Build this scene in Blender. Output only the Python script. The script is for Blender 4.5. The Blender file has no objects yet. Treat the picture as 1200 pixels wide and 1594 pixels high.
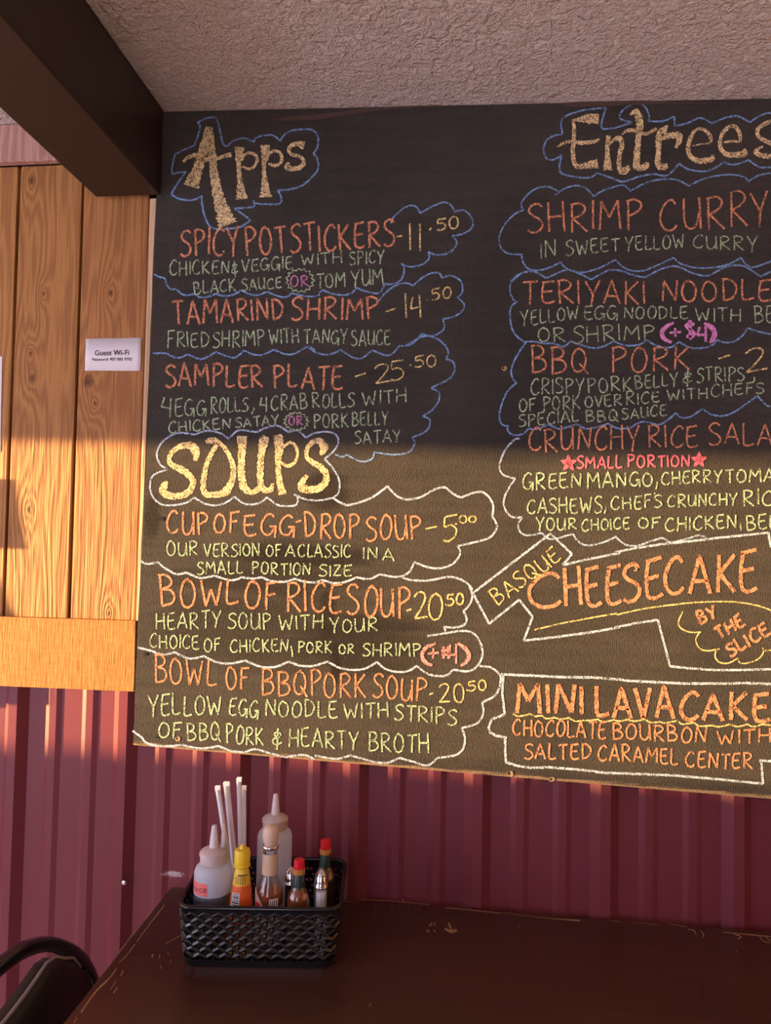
import bpy, bmesh, math, random
from mathutils import Vector, Matrix
random.seed(7)
S = bpy.context.scene
COL = S.collection

# ------------------------------------------------------------------ camera
F, CX, CY = 1153.0, 600.0, 797.0
CAM = Vector((0, -1.37, 1.42))
yc = Vector((731 - CX, -(846 - CY), -F)).normalized()
zc = Vector((500, 25797, -1153)); zc = (zc - yc * zc.dot(yc)).normalized()
xc = yc.cross(zc)
R = Matrix((xc, yc, zc))                       # camera axes -> world axes
cd = bpy.data.cameras.new('camera'); cam = bpy.data.objects.new('camera', cd); COL.objects.link(cam)
cam.matrix_world = Matrix.Translation(CAM) @ R.to_4x4()
cd.sensor_fit = 'VERTICAL'; cd.sensor_height = 36; cd.lens = F * 36 / 1594
cd.clip_start = 0.02
S.camera = cam

# ------------------------------------------------------------------ light
w = bpy.data.worlds.new('sky'); S.world = w; w.use_nodes = True
bg = w.node_tree.nodes['Background']; bg.inputs[0].default_value = (0.80, 0.75, 0.98, 1); bg.inputs[1].default_value = 5.6
sl = bpy.data.lights.new('evening_sun', 'SUN'); sl.energy = 21.0; sl.color = (1.0, 0.60, 0.24); sl.angle = 0.012
sun = bpy.data.objects.new('evening_sun', sl); COL.objects.link(sun)
AZ = math.radians(73)
sd = Vector((math.sin(AZ), math.cos(AZ), -0.02)).normalized()
sun.rotation_euler = sd.to_track_quat('-Z', 'Y').to_euler(); sun.location = (-6, -4, 3)
S.view_settings.view_transform = 'Standard'; S.view_settings.look = 'None'
S.view_settings.exposure = 0.0; S.view_settings.gamma = 1; S.view_settings.use_curve_mapping = False
S.cycles.max_bounces = 10; S.cycles.transparent_max_bounces = 24
S.cycles.sample_clamp_indirect = 6.0
S.cycles.use_denoising = True

# ------------------------------------------------------------------ measuring helpers
def ray(px, py): return R @ Vector((px - CX, -(py - CY), -F))
def PY(px, py, y=0.0):
    d = ray(px, py); return CAM + d * ((y - CAM.y) / d.y)
def PZ(px, py, z):
    d = ray(px, py); return CAM + d * ((z - CAM.z) / d.z)
def PX(px, py, x):
    d = ray(px, py); return CAM + d * ((x - CAM.x) / d.x)

# ------------------------------------------------------------------ object helpers
def tag(o, label=None, cat=None, group=None, kind=None):
    if label: o['label'] = label
    if cat: o['category'] = cat
    if group: o['group'] = group
    if kind: o['kind'] = kind
    return o
def empty(name, loc=(0, 0, 0), rz=0.0):
    o = bpy.data.objects.new(name, None); COL.objects.link(o); o.location = loc; o.rotation_euler = (0, 0, rz); o.empty_display_size = .02
    return o
def link(name, verts, faces, mat, parent=None, smooth=False):
    me = bpy.data.meshes.new(name); me.from_pydata([tuple(v) for v in verts], [], faces); me.update()
    o = bpy.data.objects.new(name, me); COL.objects.link(o)
    if mat: me.materials.append(mat)
    if parent: o.parent = parent
    if smooth:
        for p in me.polygons: p.use_smooth = True
    return o
class MB:
    def __init__(s): s.v = []; s.f = []
    def add(s, vs, fs):
        n = len(s.v); s.v += [Vector(q) for q in vs]; s.f += [tuple(i + n for i in f) for f in fs]
    def box(s, x0, x1, y0, y1, z0, z1):
        s.add([(x0,y0,z0),(x1,y0,z0),(x1,y1,z0),(x0,y1,z0),(x0,y0,z1),(x1,y0,z1),(x1,y1,z1),(x0,y1,z1)],
              [(3,2,1,0),(4,5,6,7),(0,1,5,4),(1,2,6,5),(2,3,7,6),(3,0,4,7)])
    def prism(s, pts, off):           # pts loop (counter-clockwise seen against off), extruded by vector off
        n = len(pts); off = Vector(off); a = [Vector(p) for p in pts]; b = [p + off for p in a]
        s.add(a + b, [tuple(range(n)), tuple(range(2*n-1, n-1, -1))] + [(i, n+i, n+(i+1) % n, (i+1) % n) for i in range(n)])
    def tube(s, path, r, n=10, closed=False, caps=True):
        pts = [Vector(p) for p in path]; m = len(pts); rings = []
        up = None
        for i, p in enumerate(pts):
            if closed: t = (pts[(i+1) % m] - pts[i-1]).normalized()
            else: t = (pts[min(i+1, m-1)] - pts[max(i-1, 0)]).normalized()
            if up is None:
                up = Vector((0, 0, 1)) if abs(t.z) < .9 else Vector((1, 0, 0))
            u = (up - t * up.dot(t)).normalized(); up = u; v = t.cross(u)
            rr = r[i] if isinstance(r, (list, tuple)) else r
            rings.append([p + (u * math.cos(2*math.pi*k/n) + v * math.sin(2*math.pi*k/n)) * rr for k in range(n)])
        vs = [q for g in rings for q in g]; fs = []
        for i in range(m if closed else m - 1):
            j = (i + 1) % m
            for k in range(n): fs.append((i*n+k, i*n+(k+1) % n, j*n+(k+1) % n, j*n+k))
        if caps and not closed: fs += [tuple(range(n-1, -1, -1)), tuple((m-1)*n + k for k in range(n))]
        s.add(vs, fs)
    def lathe(s, prof, n=32, c=(0, 0)):
        fs = []; vs = []
        for (r, z) in prof:
            for k in range(n): vs.append((c[0] + r*math.cos(2*math.pi*k/n), c[1] + r*math.sin(2*math.pi*k/n), z))
        m = len(prof)
        for i in range(m - 1):
            for k in range(n): fs.append((i*n+k, i*n+(k+1) % n, (i+1)*n+(k+1) % n, (i+1)*n+k))
        fs += [tuple(range(n-1, -1, -1)), tuple((m-1)*n + k for k in range(n))]
        s.add(vs, fs)
    def build(s, name, mat, parent=None, smooth=False, bevel=0.0, auto=None):
        o = link(name, s.v, s.f, mat, parent, smooth)
        if auto is not None:
            bm = bmesh.new(); bm.from_mesh(o.data)
            for e in bm.edges:
                if len(e.link_faces) == 2: e.smooth = e.calc_face_angle(0) < auto
            for f in bm.faces: f.smooth = True
            bm.to_mesh(o.data); bm.free()
        if bevel:
            md = o.modifiers.new('edge', 'BEVEL'); md.width = bevel; md.segments = 2; md.limit_method = 'ANGLE'; md.angle_limit = math.radians(40)
        return o
def lathe(name, prof, mat, parent, n=32, auto=0.7):
    m = MB(); m.lathe(prof, n); return m.build(name, mat, parent, auto=auto)
def catmull(pts, step=2.0):
    if len(pts) < 3: return linear(pts, step)
    out = []; P = [pts[0]] + list(pts) + [pts[-1]]
    for i in range(1, len(P) - 2):
        a, b, c, d = P[i-1], P[i], P[i+1], P[i+2]
        L = math.hypot(c[0]-b[0], c[1]-b[1]); n = max(1, int(L / step))
        for k in range(n):
            t = k / n; out.append(tuple(.5*(2*b[j] + (c[j]-a[j])*t + (2*a[j]-5*b[j]+4*c[j]-d[j])*t*t + (3*b[j]-a[j]-3*c[j]+d[j])*t**3) for j in range(len(b))))
    out.append(tuple(P[-2])); return out
def linear(pts, step=2.0):
    out = []
    for b, c in zip(pts, pts[1:]):
        n = max(1, int(math.hypot(c[0]-b[0], c[1]-b[1]) / step))
        for k in range(n):
            t = k / n; out.append(tuple(b[j] + (c[j]-b[j])*t for j in range(len(b))))
    out.append(tuple(pts[-1])); return out

# ------------------------------------------------------------------ material helpers
class NT:
    def __init__(s, name):
        s.m = bpy.data.materials.new(name); s.m.use_nodes = True; s.t = s.m.node_tree
        s.t.nodes.clear(); s.out = s.n('ShaderNodeOutputMaterial')
    def n(s, typ, **kw):
        o = s.t.nodes.new(typ)
        for k, v in kw.items(): setattr(o, k, v)
        return o
    def L(s, a, b): s.t.links.new(a, b)
    def coord(s, scale=(1, 1, 1), loc=(0, 0, 0)):
        c = s.n('ShaderNodeTexCoord'); m = s.n('ShaderNodeMapping'); m.inputs['Scale'].default_value = scale; m.inputs['Location'].default_value = loc
        s.L(c.outputs['Object'], m.inputs['Vector']); return m.outputs[0]
    def noise(s, vec, scale=5, detail=3, rough=.55, dist=0):
        o = s.n('ShaderNodeTexNoise'); o.inputs['Scale'].default_value = scale; o.inputs['Detail'].default_value = detail
        o.inputs['Roughness'].default_value = rough; o.inputs['Distortion'].default_value = dist
        if vec: s.L(vec, o.inputs['Vector'])
        return o.outputs['Fac']
    def ramp(s, fac, stops):
        o = s.n('ShaderNodeValToRGB'); e = o.color_ramp.elements
        while len(e) < len(stops): e.new(.5)
        for i, (p, c) in enumerate(stops):
            e[i].position = p; e[i].color = (c, c, c, 1) if isinstance(c, (int, float)) else (*c, 1)
        s.L(fac, o.inputs[0]); return o.outputs[0]
    def math(s, op, a, b=None, c=None, clamp=False):
        o = s.n('ShaderNodeMath', operation=op, use_clamp=clamp)
        for i, v in enumerate((a, b, c)):
            if v is None: continue
            if isinstance(v, (int, float)): o.inputs[i].default_value = v
            else: s.L(v, o.inputs[i])
        return o.outputs[0]
    def mix(s, fac, a, b, blend='MIX'):
        o = s.n('ShaderNodeMix', data_type='RGBA', blend_type=blend)
        for i, v in ((0, fac), (6, a), (7, b)):
            if isinstance(v, (int, float)): o.inputs[i].default_value = v
            elif isinstance(v, tuple): o.inputs[i].default_value = (*v, 1)
            else: s.L(v, o.inputs[i])
        return o.outputs[2]
    def xyz(s, vec):
        o = s.n('ShaderNodeSeparateXYZ'); s.L(vec, o.inputs[0]); return o.outputs
    def bump(s, h, strength=.3, dist=.002):
        o = s.n('ShaderNodeBump'); o.inputs['Strength'].default_value = strength; o.inputs['Distance'].default_value = dist
        s.L(h, o.inputs['Height']); return o.outputs[0]
    def pbsdf(s, color=None, rough=.5, metal=0, spec=.5, bump=None, **kw):
        p = s.n('ShaderNodeBsdfPrincipled')
        for key, v in (('Base Color', color), ('Roughness', rough), ('Metallic', metal), ('Specular IOR Level', spec)):
            if v is None: continue
            if isinstance(v, tuple): p.inputs[key].default_value = (*v, 1)
            elif isinstance(v, (int, float)): p.inputs[key].default_value = v
            else: s.L(v, p.inputs[key])
        for k, v in kw.items():
            k = k.replace('_', ' ')
            p.inputs[k].default_value = (*v, 1) if isinstance(v, tuple) else v
        if bump: s.L(bump, p.inputs['Normal'])
        return p.outputs[0]
    def fin(s, sh): s.L(sh, s.out.inputs[0]); return s.m
def plain(name, color, rough=.5, metal=0, spec=.5, var=.12, scale=60, **kw):
    t = NT(name); f = t.noise(t.coord(), scale, 3)
    c = t.mix(f, tuple(x*(1-var) for x in color), tuple(min(1, x*(1+var)) for x in color))
    return t.fin(t.pbsdf(c, rough, metal, spec, **kw))

def wood_mat(name, seed, dark, light, knots=(), grain=1.0):
    t = NT(name)
    v0 = t.coord((1, 1, 1)); X, Y, Z = t.xyz(v0)
    vec = t.coord((22, 22, 1.3), (seed*3.1, 0, seed*1.7))
    wob = t.noise(vec, 1.0, 3, .55)
    dist = None
    for (kx, kz, kr) in knots:
        dx = t.math('SUBTRACT', X, kx); dz = t.math('MULTIPLY', t.math('SUBTRACT', Z, kz), .45)
        d = t.math('SQRT', t.math('ADD', t.math('MULTIPLY', dx, dx), t.math('MULTIPLY', dz, dz)))
        q = t.math('DIVIDE', d, kr)
        e = t.math('POWER', 2.718, t.math('MULTIPLY', q, -0.55))
        dist = e if dist is None else t.math('ADD', dist, e)
    ph = t.math('MULTIPLY', X, 250*grain); ph = t.math('ADD', ph, t.math('MULTIPLY', wob, 42))
    if dist is not None: ph = t.math('ADD', ph, t.math('MULTIPLY', dist, 26))
    band = t.math('MULTIPLY_ADD', t.math('SINE', ph), .5, .5)
    fine = t.noise(t.coord((420, 420, 9), (seed, 0, 0)), 1.0, 3, .6)
    big = t.noise(t.coord((7, 7, 1.2), (seed*5, 0, seed)), 1.0, 2)
    g = t.math('ADD', t.math('MULTIPLY', band, .42), t.math('ADD', t.math('MULTIPLY', fine, .33), t.math('MULTIPLY', big, .35)))
    c = t.mix(t.ramp(g, [(.25, 0.0), (.85, 1.0)]), dark, light)
    for (kx, kz, kr) in knots:
        dx = t.math('SUBTRACT', X, kx); dz = t.math('MULTIPLY', t.math('SUBTRACT', Z, kz), .8)
        d = t.math('SQRT', t.math('ADD', t.math('MULTIPLY', dx, dx), t.math('MULTIPLY', dz, dz)))
        f = t.math('ADD', t.math('DIVIDE', d, kr), t.math('MULTIPLY', t.noise(v0, 120, 2), .5))
        m = t.ramp(f, [(.35, 1.0), (.8, .55), (1.35, 0.0)])
        c = t.mix(m, c, tuple(a*.42 for a in dark))
    b = t.bump(t.math('ADD', t.math('MULTIPLY', band, .6), fine), .7, .0022)
    return t.fin(t.pbsdf(c, .62, 0, .3, b))

# ------------------------------------------------------------------ materials
def m_board():
    t = NT('painted_plywood'); v = t.coord(); X, Y, Z = t.xyz(v)
    streak = t.noise(t.coord((5, 5, 60)), 1.0, 5, .6)
    cloud = t.noise(v, 4.0, 4, .6)
    grain = t.noise(t.coord((620, 620, 150)), 1.0, 2, .6)
    dust = t.noise(t.coord((900, 900, 700)), 1.0, 1)
    g = t.math('ADD', t.math('MULTIPLY', streak, .45), t.math('MULTIPLY', cloud, .55))
    c = t.mix(t.ramp(g, [(.32, 0.0), (.68, 1.0)]), (.038, .036, .035), (.076, .068, .056))
    for (cx, cz, rx, rz, k) in [(-.32, 1.392, .17, .030, .9), (-.38, 1.345, .24, .03, .6), (-.244, 1.19, .012, .05, .9), (-.262, 1.28, .02, .06, .7), (-.18, 1.225, .16, .07, .6), (-.36, 1.25, .28, .09, .45), (-.27, 1.51, .05, .05, .7), (-.61, 1.46, .02, .05, .7)]:
        p = t.math('DIVIDE', t.math('SUBTRACT', X, cx), rx); q = t.math('DIVIDE', t.math('SUBTRACT', Z, cz), rz)
        d = t.math('ADD', t.math('MULTIPLY', p, p), t.math('MULTIPLY', q, q))
        d = t.math('ADD', d, t.math('MULTIPLY', t.math('SUBTRACT', streak, .5), 1.6))
        c = t.mix(t.math('MULTIPLY', t.ramp(d, [(.3, 1.0), (1.15, 0.0)]), k), c, (.016, .013, .012))
    c = t.mix(t.ramp(dust, [(.70, 0.0), (.80, .35)]), c, (.30, .26, .20))
    # worn bare edge along the bottom
    dl = t.math('SUBTRACT', Z, t.math('MULTIPLY_ADD', X, -.02943, 1.00394))
    e = t.math('SUBTRACT', dl, t.math('MULTIPLY', t.math('SUBTRACT', t.noise(t.coord((14, 14, 300)), 1.0, 4, .7), .40), .022))
    c = t.mix(t.math('MULTIPLY', t.ramp(e, [(0.0, 1.0), (.004, 0.0)]), .8), c, (.42, .30, .17))
    b = t.bump(t.math('ADD', grain, t.math('MULTIPLY', streak, .2)), 1.0, .0045)
    return t.fin(t.pbsdf(c, 1.0, 0, .12, b, Sheen_Weight=.2, Sheen_Roughness=.45, Sheen_Tint=(1, .92, .8)))
def chalk(name, col, cover=.36):
    t = NT(name); n1 = t.noise(t.coord((620, 620, 620)), 1.0, 2, .7); n2 = t.noise(t.coord((90, 90, 90)), 1.0, 2)
    f = t.math('ADD', n1, t.math('MULTIPLY', t.math('SUBTRACT', n2, .5), .35))
    a = t.ramp(f, [(cover, 0.0), (cover + .13, 1.0)])
    c = t.mix(n2, tuple(x*.9 for x in col), tuple(min(1, x*1.1) for x in col))
    p = t.pbsdf(c, 1.0, 0, 0.0); tr = t.n('ShaderNodeBsdfTransparent'); mx = t.n('ShaderNodeMixShader')
    t.L(a, mx.inputs[0]); t.L(tr.outputs[0], mx.inputs[1]); t.L(p, mx.inputs[2])
    return t.fin(mx.outputs[0])
def m_popcorn():
    t = NT('textured_ceiling'); v = t.coord()
    n1 = t.noise(v, 105, 4, .6, .5); n2 = t.noise(v, 42, 3, .6, .8)
    h = t.math('ADD', t.ramp(n1, [(.42, 0.0), (.66, 1.0)]), t.math('MULTIPLY', t.ramp(n2, [(.45, 0.0), (.6, 1.0)]), .8))
    c = t.mix(n1, (.84, .75, .68), (.92, .84, .78))
    return t.fin(t.pbsdf(c, .85, 0, .2, t.bump(h, .9, .006)))
def m_steel():
    t = NT('maroon_painted_steel'); v = t.coord(); X, Y, Z = t.xyz(v)
    n = t.noise(t.coord((3, 3, 2)), 1.0, 3); sp = t.noise(v, 260, 2)
    c = t.mix(n, (.168, .031, .039), (.212, .043, .054))
    c = t.mix(t.ramp(sp, [(.74, 0.0), (.80, .5)]), c, (.5, .33, .3))
    # white scrape above the table corner
    s = PY(268, 1362, .03)
    p = t.math('DIVIDE', t.math('SUBTRACT', X, s.x), .022); q = t.math('DIVIDE', t.math('SUBTRACT', Z, s.z), .006)
    d = t.math('ADD', t.math('ADD', t.math('MULTIPLY', p, p), t.math('MULTIPLY', q, q)), t.math('MULTIPLY', t.math('SUBTRACT', t.noise(v, 420, 2), .5), 4.0))
    c = t.mix(t.ramp(d, [(.2, .75), (1.3, 0.0)]), c, (.62, .56, .55))
    return t.fin(t.pbsdf(c, .42, 0, .32, t.bump(n, .05, .002)))
def m_table():
    t = NT('dark_stained_wood'); v = t.coord()
    g = t.noise(t.coord((4, 60, 60)), 1.0, 4, .6); n = t.noise(v, 5, 3); sp = t.noise(v, 330, 1)
    c = t.mix(t.math('ADD', t.math('MULTIPLY', g, .6), t.math('MULTIPLY', n, .4)), (.042, .016, .011), (.108, .042, .026))
    c = t.mix(t.ramp(sp, [(.77, 0.0), (.82, .6)]), c, (.35, .22, .14))
    r = t.math('MULTIPLY_ADD', n, .2, .20)
    return t.fin(t.pbsdf(c, r, 0, .5, t.bump(g, .08, .001)))
def m_sawn():
    t = NT('rough_sawn_board'); v = t.coord()
    a = t.noise(t.coord((260, 260, 26)), 1.0, 2, .6); b = t.noise(t.coord((26, 26, 160)), 1.0, 3, .6); n = t.noise(t.coord((12, 12, 4)), 1.0, 4)
    g = t.math('ADD', t.math('ADD', t.math('MULTIPLY', a, .45), t.math('MULTIPLY', b, .3)), t.math('MULTIPLY', n, .3))
    c = t.mix(t.ramp(g, [(.38, 0.0), (.62, 1.0)]), (.33, .15, .042), (.51, .25, .074))
    return t.fin(t.pbsdf(c, .75, 0, .2, t.bump(t.math('ADD', a, b), .7, .0018)))

M = {}
M['board'] = m_board(); M['popcorn'] = m_popcorn(); M['steel'] = m_steel(); M['table'] = m_table(); M['sawn'] = m_sawn()
M['pinktrim'] = wood_mat('rough_trim_wood', 3, (.42, .22, .17), (.62, .38, .30), [(-.83, 2.13, .012)], .5)
M['strip'] = wood_mat('pale_strip_wood', 8, (.60, .38, .20), (.78, .54, .32))
M['beam'] = plain('brown_painted_beam', (.026, .013, .008), .45, var=.2, scale=12)
M['white'] = plain('printer_paper', (.86, .84, .86), .8, var=.03)
M['ink'] = plain('black_ink', (.015, .015, .017), .7)
M['screw'] = plain('screw_head', (.8, .8, .82), .3, metal=.8)
M['bare'] = plain('bare_wood', (.46, .30, .15), .8, var=.3, scale=200)
M['veneer'] = plain('torn_veneer', (.085, .05, .038), .8, var=.5, scale=120)
M['hole'] = plain('dark_hole', (.006, .005, .005), .9)
M['tanwall'] = plain('tan_wall_paint', (.40, .30, .22), .8, var=.04, scale=8)
M['darkwall'] = plain('brown_wall_paint', (.16, .10, .07), .8, var=.04, scale=8)
M['plaster'] = plain('cream_wall_paint', (.66, .58, .48), .8, var=.04, scale=8)
M['floor'] = wood_mat('floor_boards', 5, (.76, .64, .52), (.86, .74, .60))
M['black_plastic'] = plain('glossy_black_plastic', (.010, .010, .011), .20)
M['vinyl'] = plain('black_vinyl', (.016, .015, .013), .5)
M['frame_paint'] = plain('dark_metal_frame', (.016, .022, .032), .12, metal=.3)
M['piping'] = plain('grey_piping', (.32, .28, .30), .5)
M['salmon'] = chalk('salmon_chalk', (.82, .35, .19), .385)
M['green'] = chalk('pale_green_chalk', (.48, .66, .40), .395)
M['yellow'] = chalk('yellow_chalk', (.95, .74, .30), .40)
M['gold'] = chalk('golden_chalk', (.92, .72, .38), .40)
M['blue'] = chalk('blue_chalk', (.26, .45, .78), .405)
M['pale'] = chalk('part_sunlit_blue_chalk', (.50, .64, .84), .40)  # the blue chalk again, its tint lifted partway for sunlight
M['sunlit_blue'] = chalk('sunlit_blue_chalk', (.56, .69, .80), .385)  # the blue chalk as the sun whitens it, sunlight put into the tint
M['pink'] = chalk('magenta_chalk', (.78, .30, .62), .34)
M['rose'] = chalk('rose_chalk', (.85, .20, .26), .32)
M['coral'] = chalk('coral_chalk', (.88, .36, .33), .38)
M['lilac'] = chalk('lilac_chalk', (.62, .26, .46), .36)

# ------------------------------------------------------------------ room
ROOT_STRUCT = []
def struct(o, label, cat):
    return tag(o, label, cat, kind='structure')
XL, XR, YF = -3.2, 3.0, -4.2
m = MB(); m.box(XL - .12, XR, YF, .2, -.08, 0); struct(m.build('floor', M['floor']), 'brown wooden floor of the dining room', 'floor')

# ceiling: slightly sloping textured slab right of the beam, lower slab left of it
m = MB()
def czr(x): return 2.2455 - .0266 * x
m.prism([(-.612, .05, czr(-.612)), (-.612, YF, czr(-.612)), (XR, YF, czr(XR)), (XR, .05, czr(XR))], (0, 0, .15))
zl = PY(0, 196, .0).z
m.prism([(XL, .05, zl), (XL, YF, zl), (-.7475, YF, zl), (-.7475, .05, zl)], (0, 0, .15))
m.box(XL - .1, XR + .1, YF, .16, 2.451, 2.55)
struct(m.build('ceiling', M['popcorn']), 'rough textured off-white ceiling above the chalkboard', 'ceiling')

# ceiling beam
m = MB(); m.box(-.7465, -.6125, YF, -.001, 2.0925, 2.2615)
struct(m.build('trim_1', M['beam'], bevel=.003), 'dark brown ceiling beam meeting the wall beside the chalkboard', 'beam')

# wall behind everything, with the steel sheet and the planks as parts
m = MB(); m.box(XL, XR, .046, .16, 0, 2.45)
wall = struct(m.build('wall_back', M['plaster']), 'wall clad in cedar planks above maroon ribbed steel', 'wall')
pitch = .2287; x_first = -.9005
prof = []
n0 = -11
for n in range(n0, 16):
    x = x_first + n * pitch
    prof += [(x - .0185, .0345), (x - .0020, .0185), (x + .0155, .0185), (x + .0320, .0345)]
    for k in (1, 2):
        xm = x + .009 + k * pitch / 3
        prof += [(xm - .018, .0345), (xm - .008, .0300), (xm + .006, .0300), (xm + .016, .0345)]
prof = [(max(XL + .001, min(XR - .001, a)), b) for a, b in prof]
zt = 1.15
vs = [(a, b, 0.001) for a, b in prof] + [(a, b, zt) for a, b in prof]
k = len(prof)
steel = link('steel_sheet', vs, [(i, i+1, k+i+1, k+i) for i in range(k-1)], M['steel'], wall)
md = steel.modifiers.new('thick', 'SOLIDIFY'); md.thickness = .0008; md.offset = -1
s = PY(193, 1374, .0183)
scr = MB(); scr.lathe([(.0042, 0), (.0042, .001), (.003, .0018), (.001, .0020)], 16)
so = scr.build('screw', M['screw'], wall, auto=.6); so.location = (s.x, .0185, s.z); so.rotation_euler = (math.radians(90), 0, 0)

YP = .012
def plank(x00, x10, x01, x11, z0, z1, mat, y0=YP, th=.0215, name='plank', parent=wall):
    m = MB(); m.prism([(x00, y0, z0), (x10, y0, z0), (x11, y0, z1), (x01, y0, z1)], (0, th, 0))
    return m.build(name, mat, parent, bevel=.0022)
zp0, zp1 = 1.255, PY(0, 263, YP).z + .004
def xs(px, py): return PY(px, py, YP).x
g1t, g1b = xs(28, 265), xs(3, 958); g2t, g2b = xs(127, 290), xs(104.5, 958); g3t, g3b = xs(232, 310), xs(210.5, 960)
G = .0048
plank(g1b - .16, g1b, g1t - .16, g1t, zp0, zp1, wood_mat('cedar_plank', 1.3, (.33, .145, .046), (.53, .265, .080)))
kn = lambda px, py, r: (xs(px, py), PY(px, py, YP).z, r)
plank(g1b + G + .001, g2b, g1t + G + .001, g2t, zp0, zp1, wood_mat('cedar_plank', 2.6, (.32, .14, .043), (.51, .25, .076),
      [kn(50, 588, .011), kn(49, 281, .011), kn(68, 457, .005), kn(46, 793, .012), kn(48, 550, .006)]))
plank(g2b + G + .002, g3b, g2t + G, g3t, zp0, zp1, wood_mat('cedar_plank', 4.1, (.30, .125, .041), (.48, .225, .070),
      [kn(137, 594, .017), kn(172, 456, .008), kn(148, 628, .006), kn(170, 955, .006)], .8))
xsr_t, xsr_b = xs(241, 310), xs(214, 965)
m = MB(); m.prism([(g3b + .003, YP - .003, zp0), (xsr_b + .004, YP - .003, zp0), (xsr_t + .004, YP - .003, 2.0915), (g3t + .003, YP - .003, 2.0915)], (0, .02, 0))
m.build('edge_strip', M['strip'], wall, bevel=.001)
# planks that run on to the left beyond the frame
m = MB(); x = g1b - .165
while x > XL + .15: m.box(x - .140, x, YP, YP + .0215, zp0, zp1); x -= .146
m.build('plank_run', wood_mat('cedar_plank', 7.7, (.32, .14, .043), (.51, .25, .076)), wall, bevel=.0022)
m = MB(); m.box(XL + .001, -.6, YP + .0225, .0459, 1.16, 2.25); m.build('dark_backing', plain('dark_backing', (.05, .025, .012), .8), wall)

# sawn rail board under the planks, top trim board
a, b, c, d = PY(-60, 1068, 0), PY(210, 1077, 0), PY(212, 966.5, 0), PY(-60, 958, 0)
m = MB(); m.prism([(XL + .002, 0, a.z - .002), (b.x - .001, 0, b.z), (c.x - .001, 0, c.z), (XL + .002, 0, d.z)], (0, .0175, 0))
struct(m.build('trim_2', M['sawn'], bevel=.0015), 'rough sawn horizontal board between the cedar planks and the maroon steel', 'trim')
m = MB(); m.box(XL + .002, -.748, -.006, .011, zp1 + .0005, zl - .001)
struct(m.build('trim_3', M['pinktrim'], bevel=.002), 'pinkish rough board along the top of the cedar planks', 'trim')

# left wall with the long window opening the sun comes through
m = MB()
zh = 1.656
ya, yb, yend = -.25, -1.55, -1.85
x0, x1 = XL - .1, XL
def wl(y0, y1, za0, za1, zb0, zb1):
    m.add([(x0, y0, za0), (x1, y0, za0), (x1, y1, zb0), (x0, y1, zb0), (x0, y0, za1), (x1, y0, za1), (x1, y1, zb1), (x0, y1, zb1)],
          [(0,1,2,3),(7,6,5,4),(4,5,1,0),(5,6,2,1),(6,7,3,2),(7,4,0,3)])
wl(.2, ya, 0, 2.45, 0, 2.45); wl(yb, yend, 0, 2.45, 0, 2.45)
wl(ya, yb, 0, .45, 0, .45); wl(ya, yb, zh, 2.45, zh, 2.45)
struct(m.build('wall_left', M['plaster']), 'cream wall left of the frame with a window opening', 'wall')
m = MB(); zf = lambda y: 1.092 + (y + 1.294) * -.059  # unseen panel added outdoors to trim the bottom of the sun band
m.add([(-5.05, .6, -.08), (-5, .6, -.08), (-5, -3.2, -.08), (-5.05, -3.2, -.08), (-5.05, .6, zf(.6)), (-5, .6, zf(.6)), (-5, -3.2, zf(-3.2)), (-5.05, -3.2, zf(-3.2))], [(0,1,2,3),(7,6,5,4),(4,5,1,0),(5,6,2,1),(6,7,3,2),(7,4,0,3)])
tag(m.build('sun_blocker', M['plaster']), 'added unseen fence outdoors beyond the window, left of the picture', 'blocker')
m = MB(); m.box(XR, XR + .1, YF, .2, 0, 2.45)
struct(m.build('wall_right', M['darkwall']), 'brown wall far right of the frame', 'wall')

m = MB(); m.box(XL, -1.0, YF - .1, YF, 0, 2.45); m.box(.1, XR, YF - .1, YF, 0, 2.45); m.box(-1.0, .1, YF - .1, YF, 0, .5)
struct(m.build('wall_front', M['darkwall']), 'brown wall with a wide window opening at the far end of the room', 'wall')

# ------------------------------------------------------------------ chalkboard
board = empty('chalkboard', PY(700, 1200, .0))
BM = board.matrix_world.copy(); BL = Vector(board.location)
tag(board, 'big black plywood chalkboard menu with chalk lettering on the wall above the table', 'chalkboard')
def rel(o, root): o.location = Vector(o.location) - Vector(root.location); return o
TLc, TRc, BRc, BLc = PY(249, 168, 0), PY(1330, 144, 0), PY(1330, 1255, 0), PY(207, 1160, 0)
TRc.z = czr(TRc.x) - .0008; TLc.z = czr(TLc.x) - .0008
m = MB(); mid = PY(229, 690, 0)
e1 = [BLc, BRc, TRc, TLc, PY(236, 480, 0), mid, PY(214, 970, 0)]
m.prism(e1, (0, .0165, 0))
rel(m.build('panel', M['board'], board, bevel=.0012), board)

CR = {'A': (240,310,4.615), 'B': (490,310,4.615), 'C': (230,450,4.615), 'D': (480,420,4.615), 'E': (230,560,4.615), 'F': (480,540,4.615),
      'G': (220,660,3.75), 'H': (210,780,4.138), 'I': (490,740,4.0), 'J': (210,880,4.138), 'K': (490,880,4.0), 'L': (200,1010,4.0),
      'M': (490,1030,3.871), 'N': (760,150,2.727), 'O': (760,280,5.0), 'P': (980,280,5.4545), 'Q': (770,410,5.4545), 'R': (980,410,5.4545),
      'S': (770,530,5.4545), 'T': (980,530,5.4545), 'U': (770,650,5.4545), 'V': (980,650,5.4545), 'W': (730,820,4.8), 'X': (960,820,5.0),
      'Y': (750,1020,5.217), 'Z': (970,1020,5.217), 'a': (240,160,4.0), 'b': (860,160,6.667), 'c': (1020,150,6.667), '.': (0,0,1.0)}
def cp(c, x, y): ox, oy, s = CR[c]; return ox + x / s, oy + y / s

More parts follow.
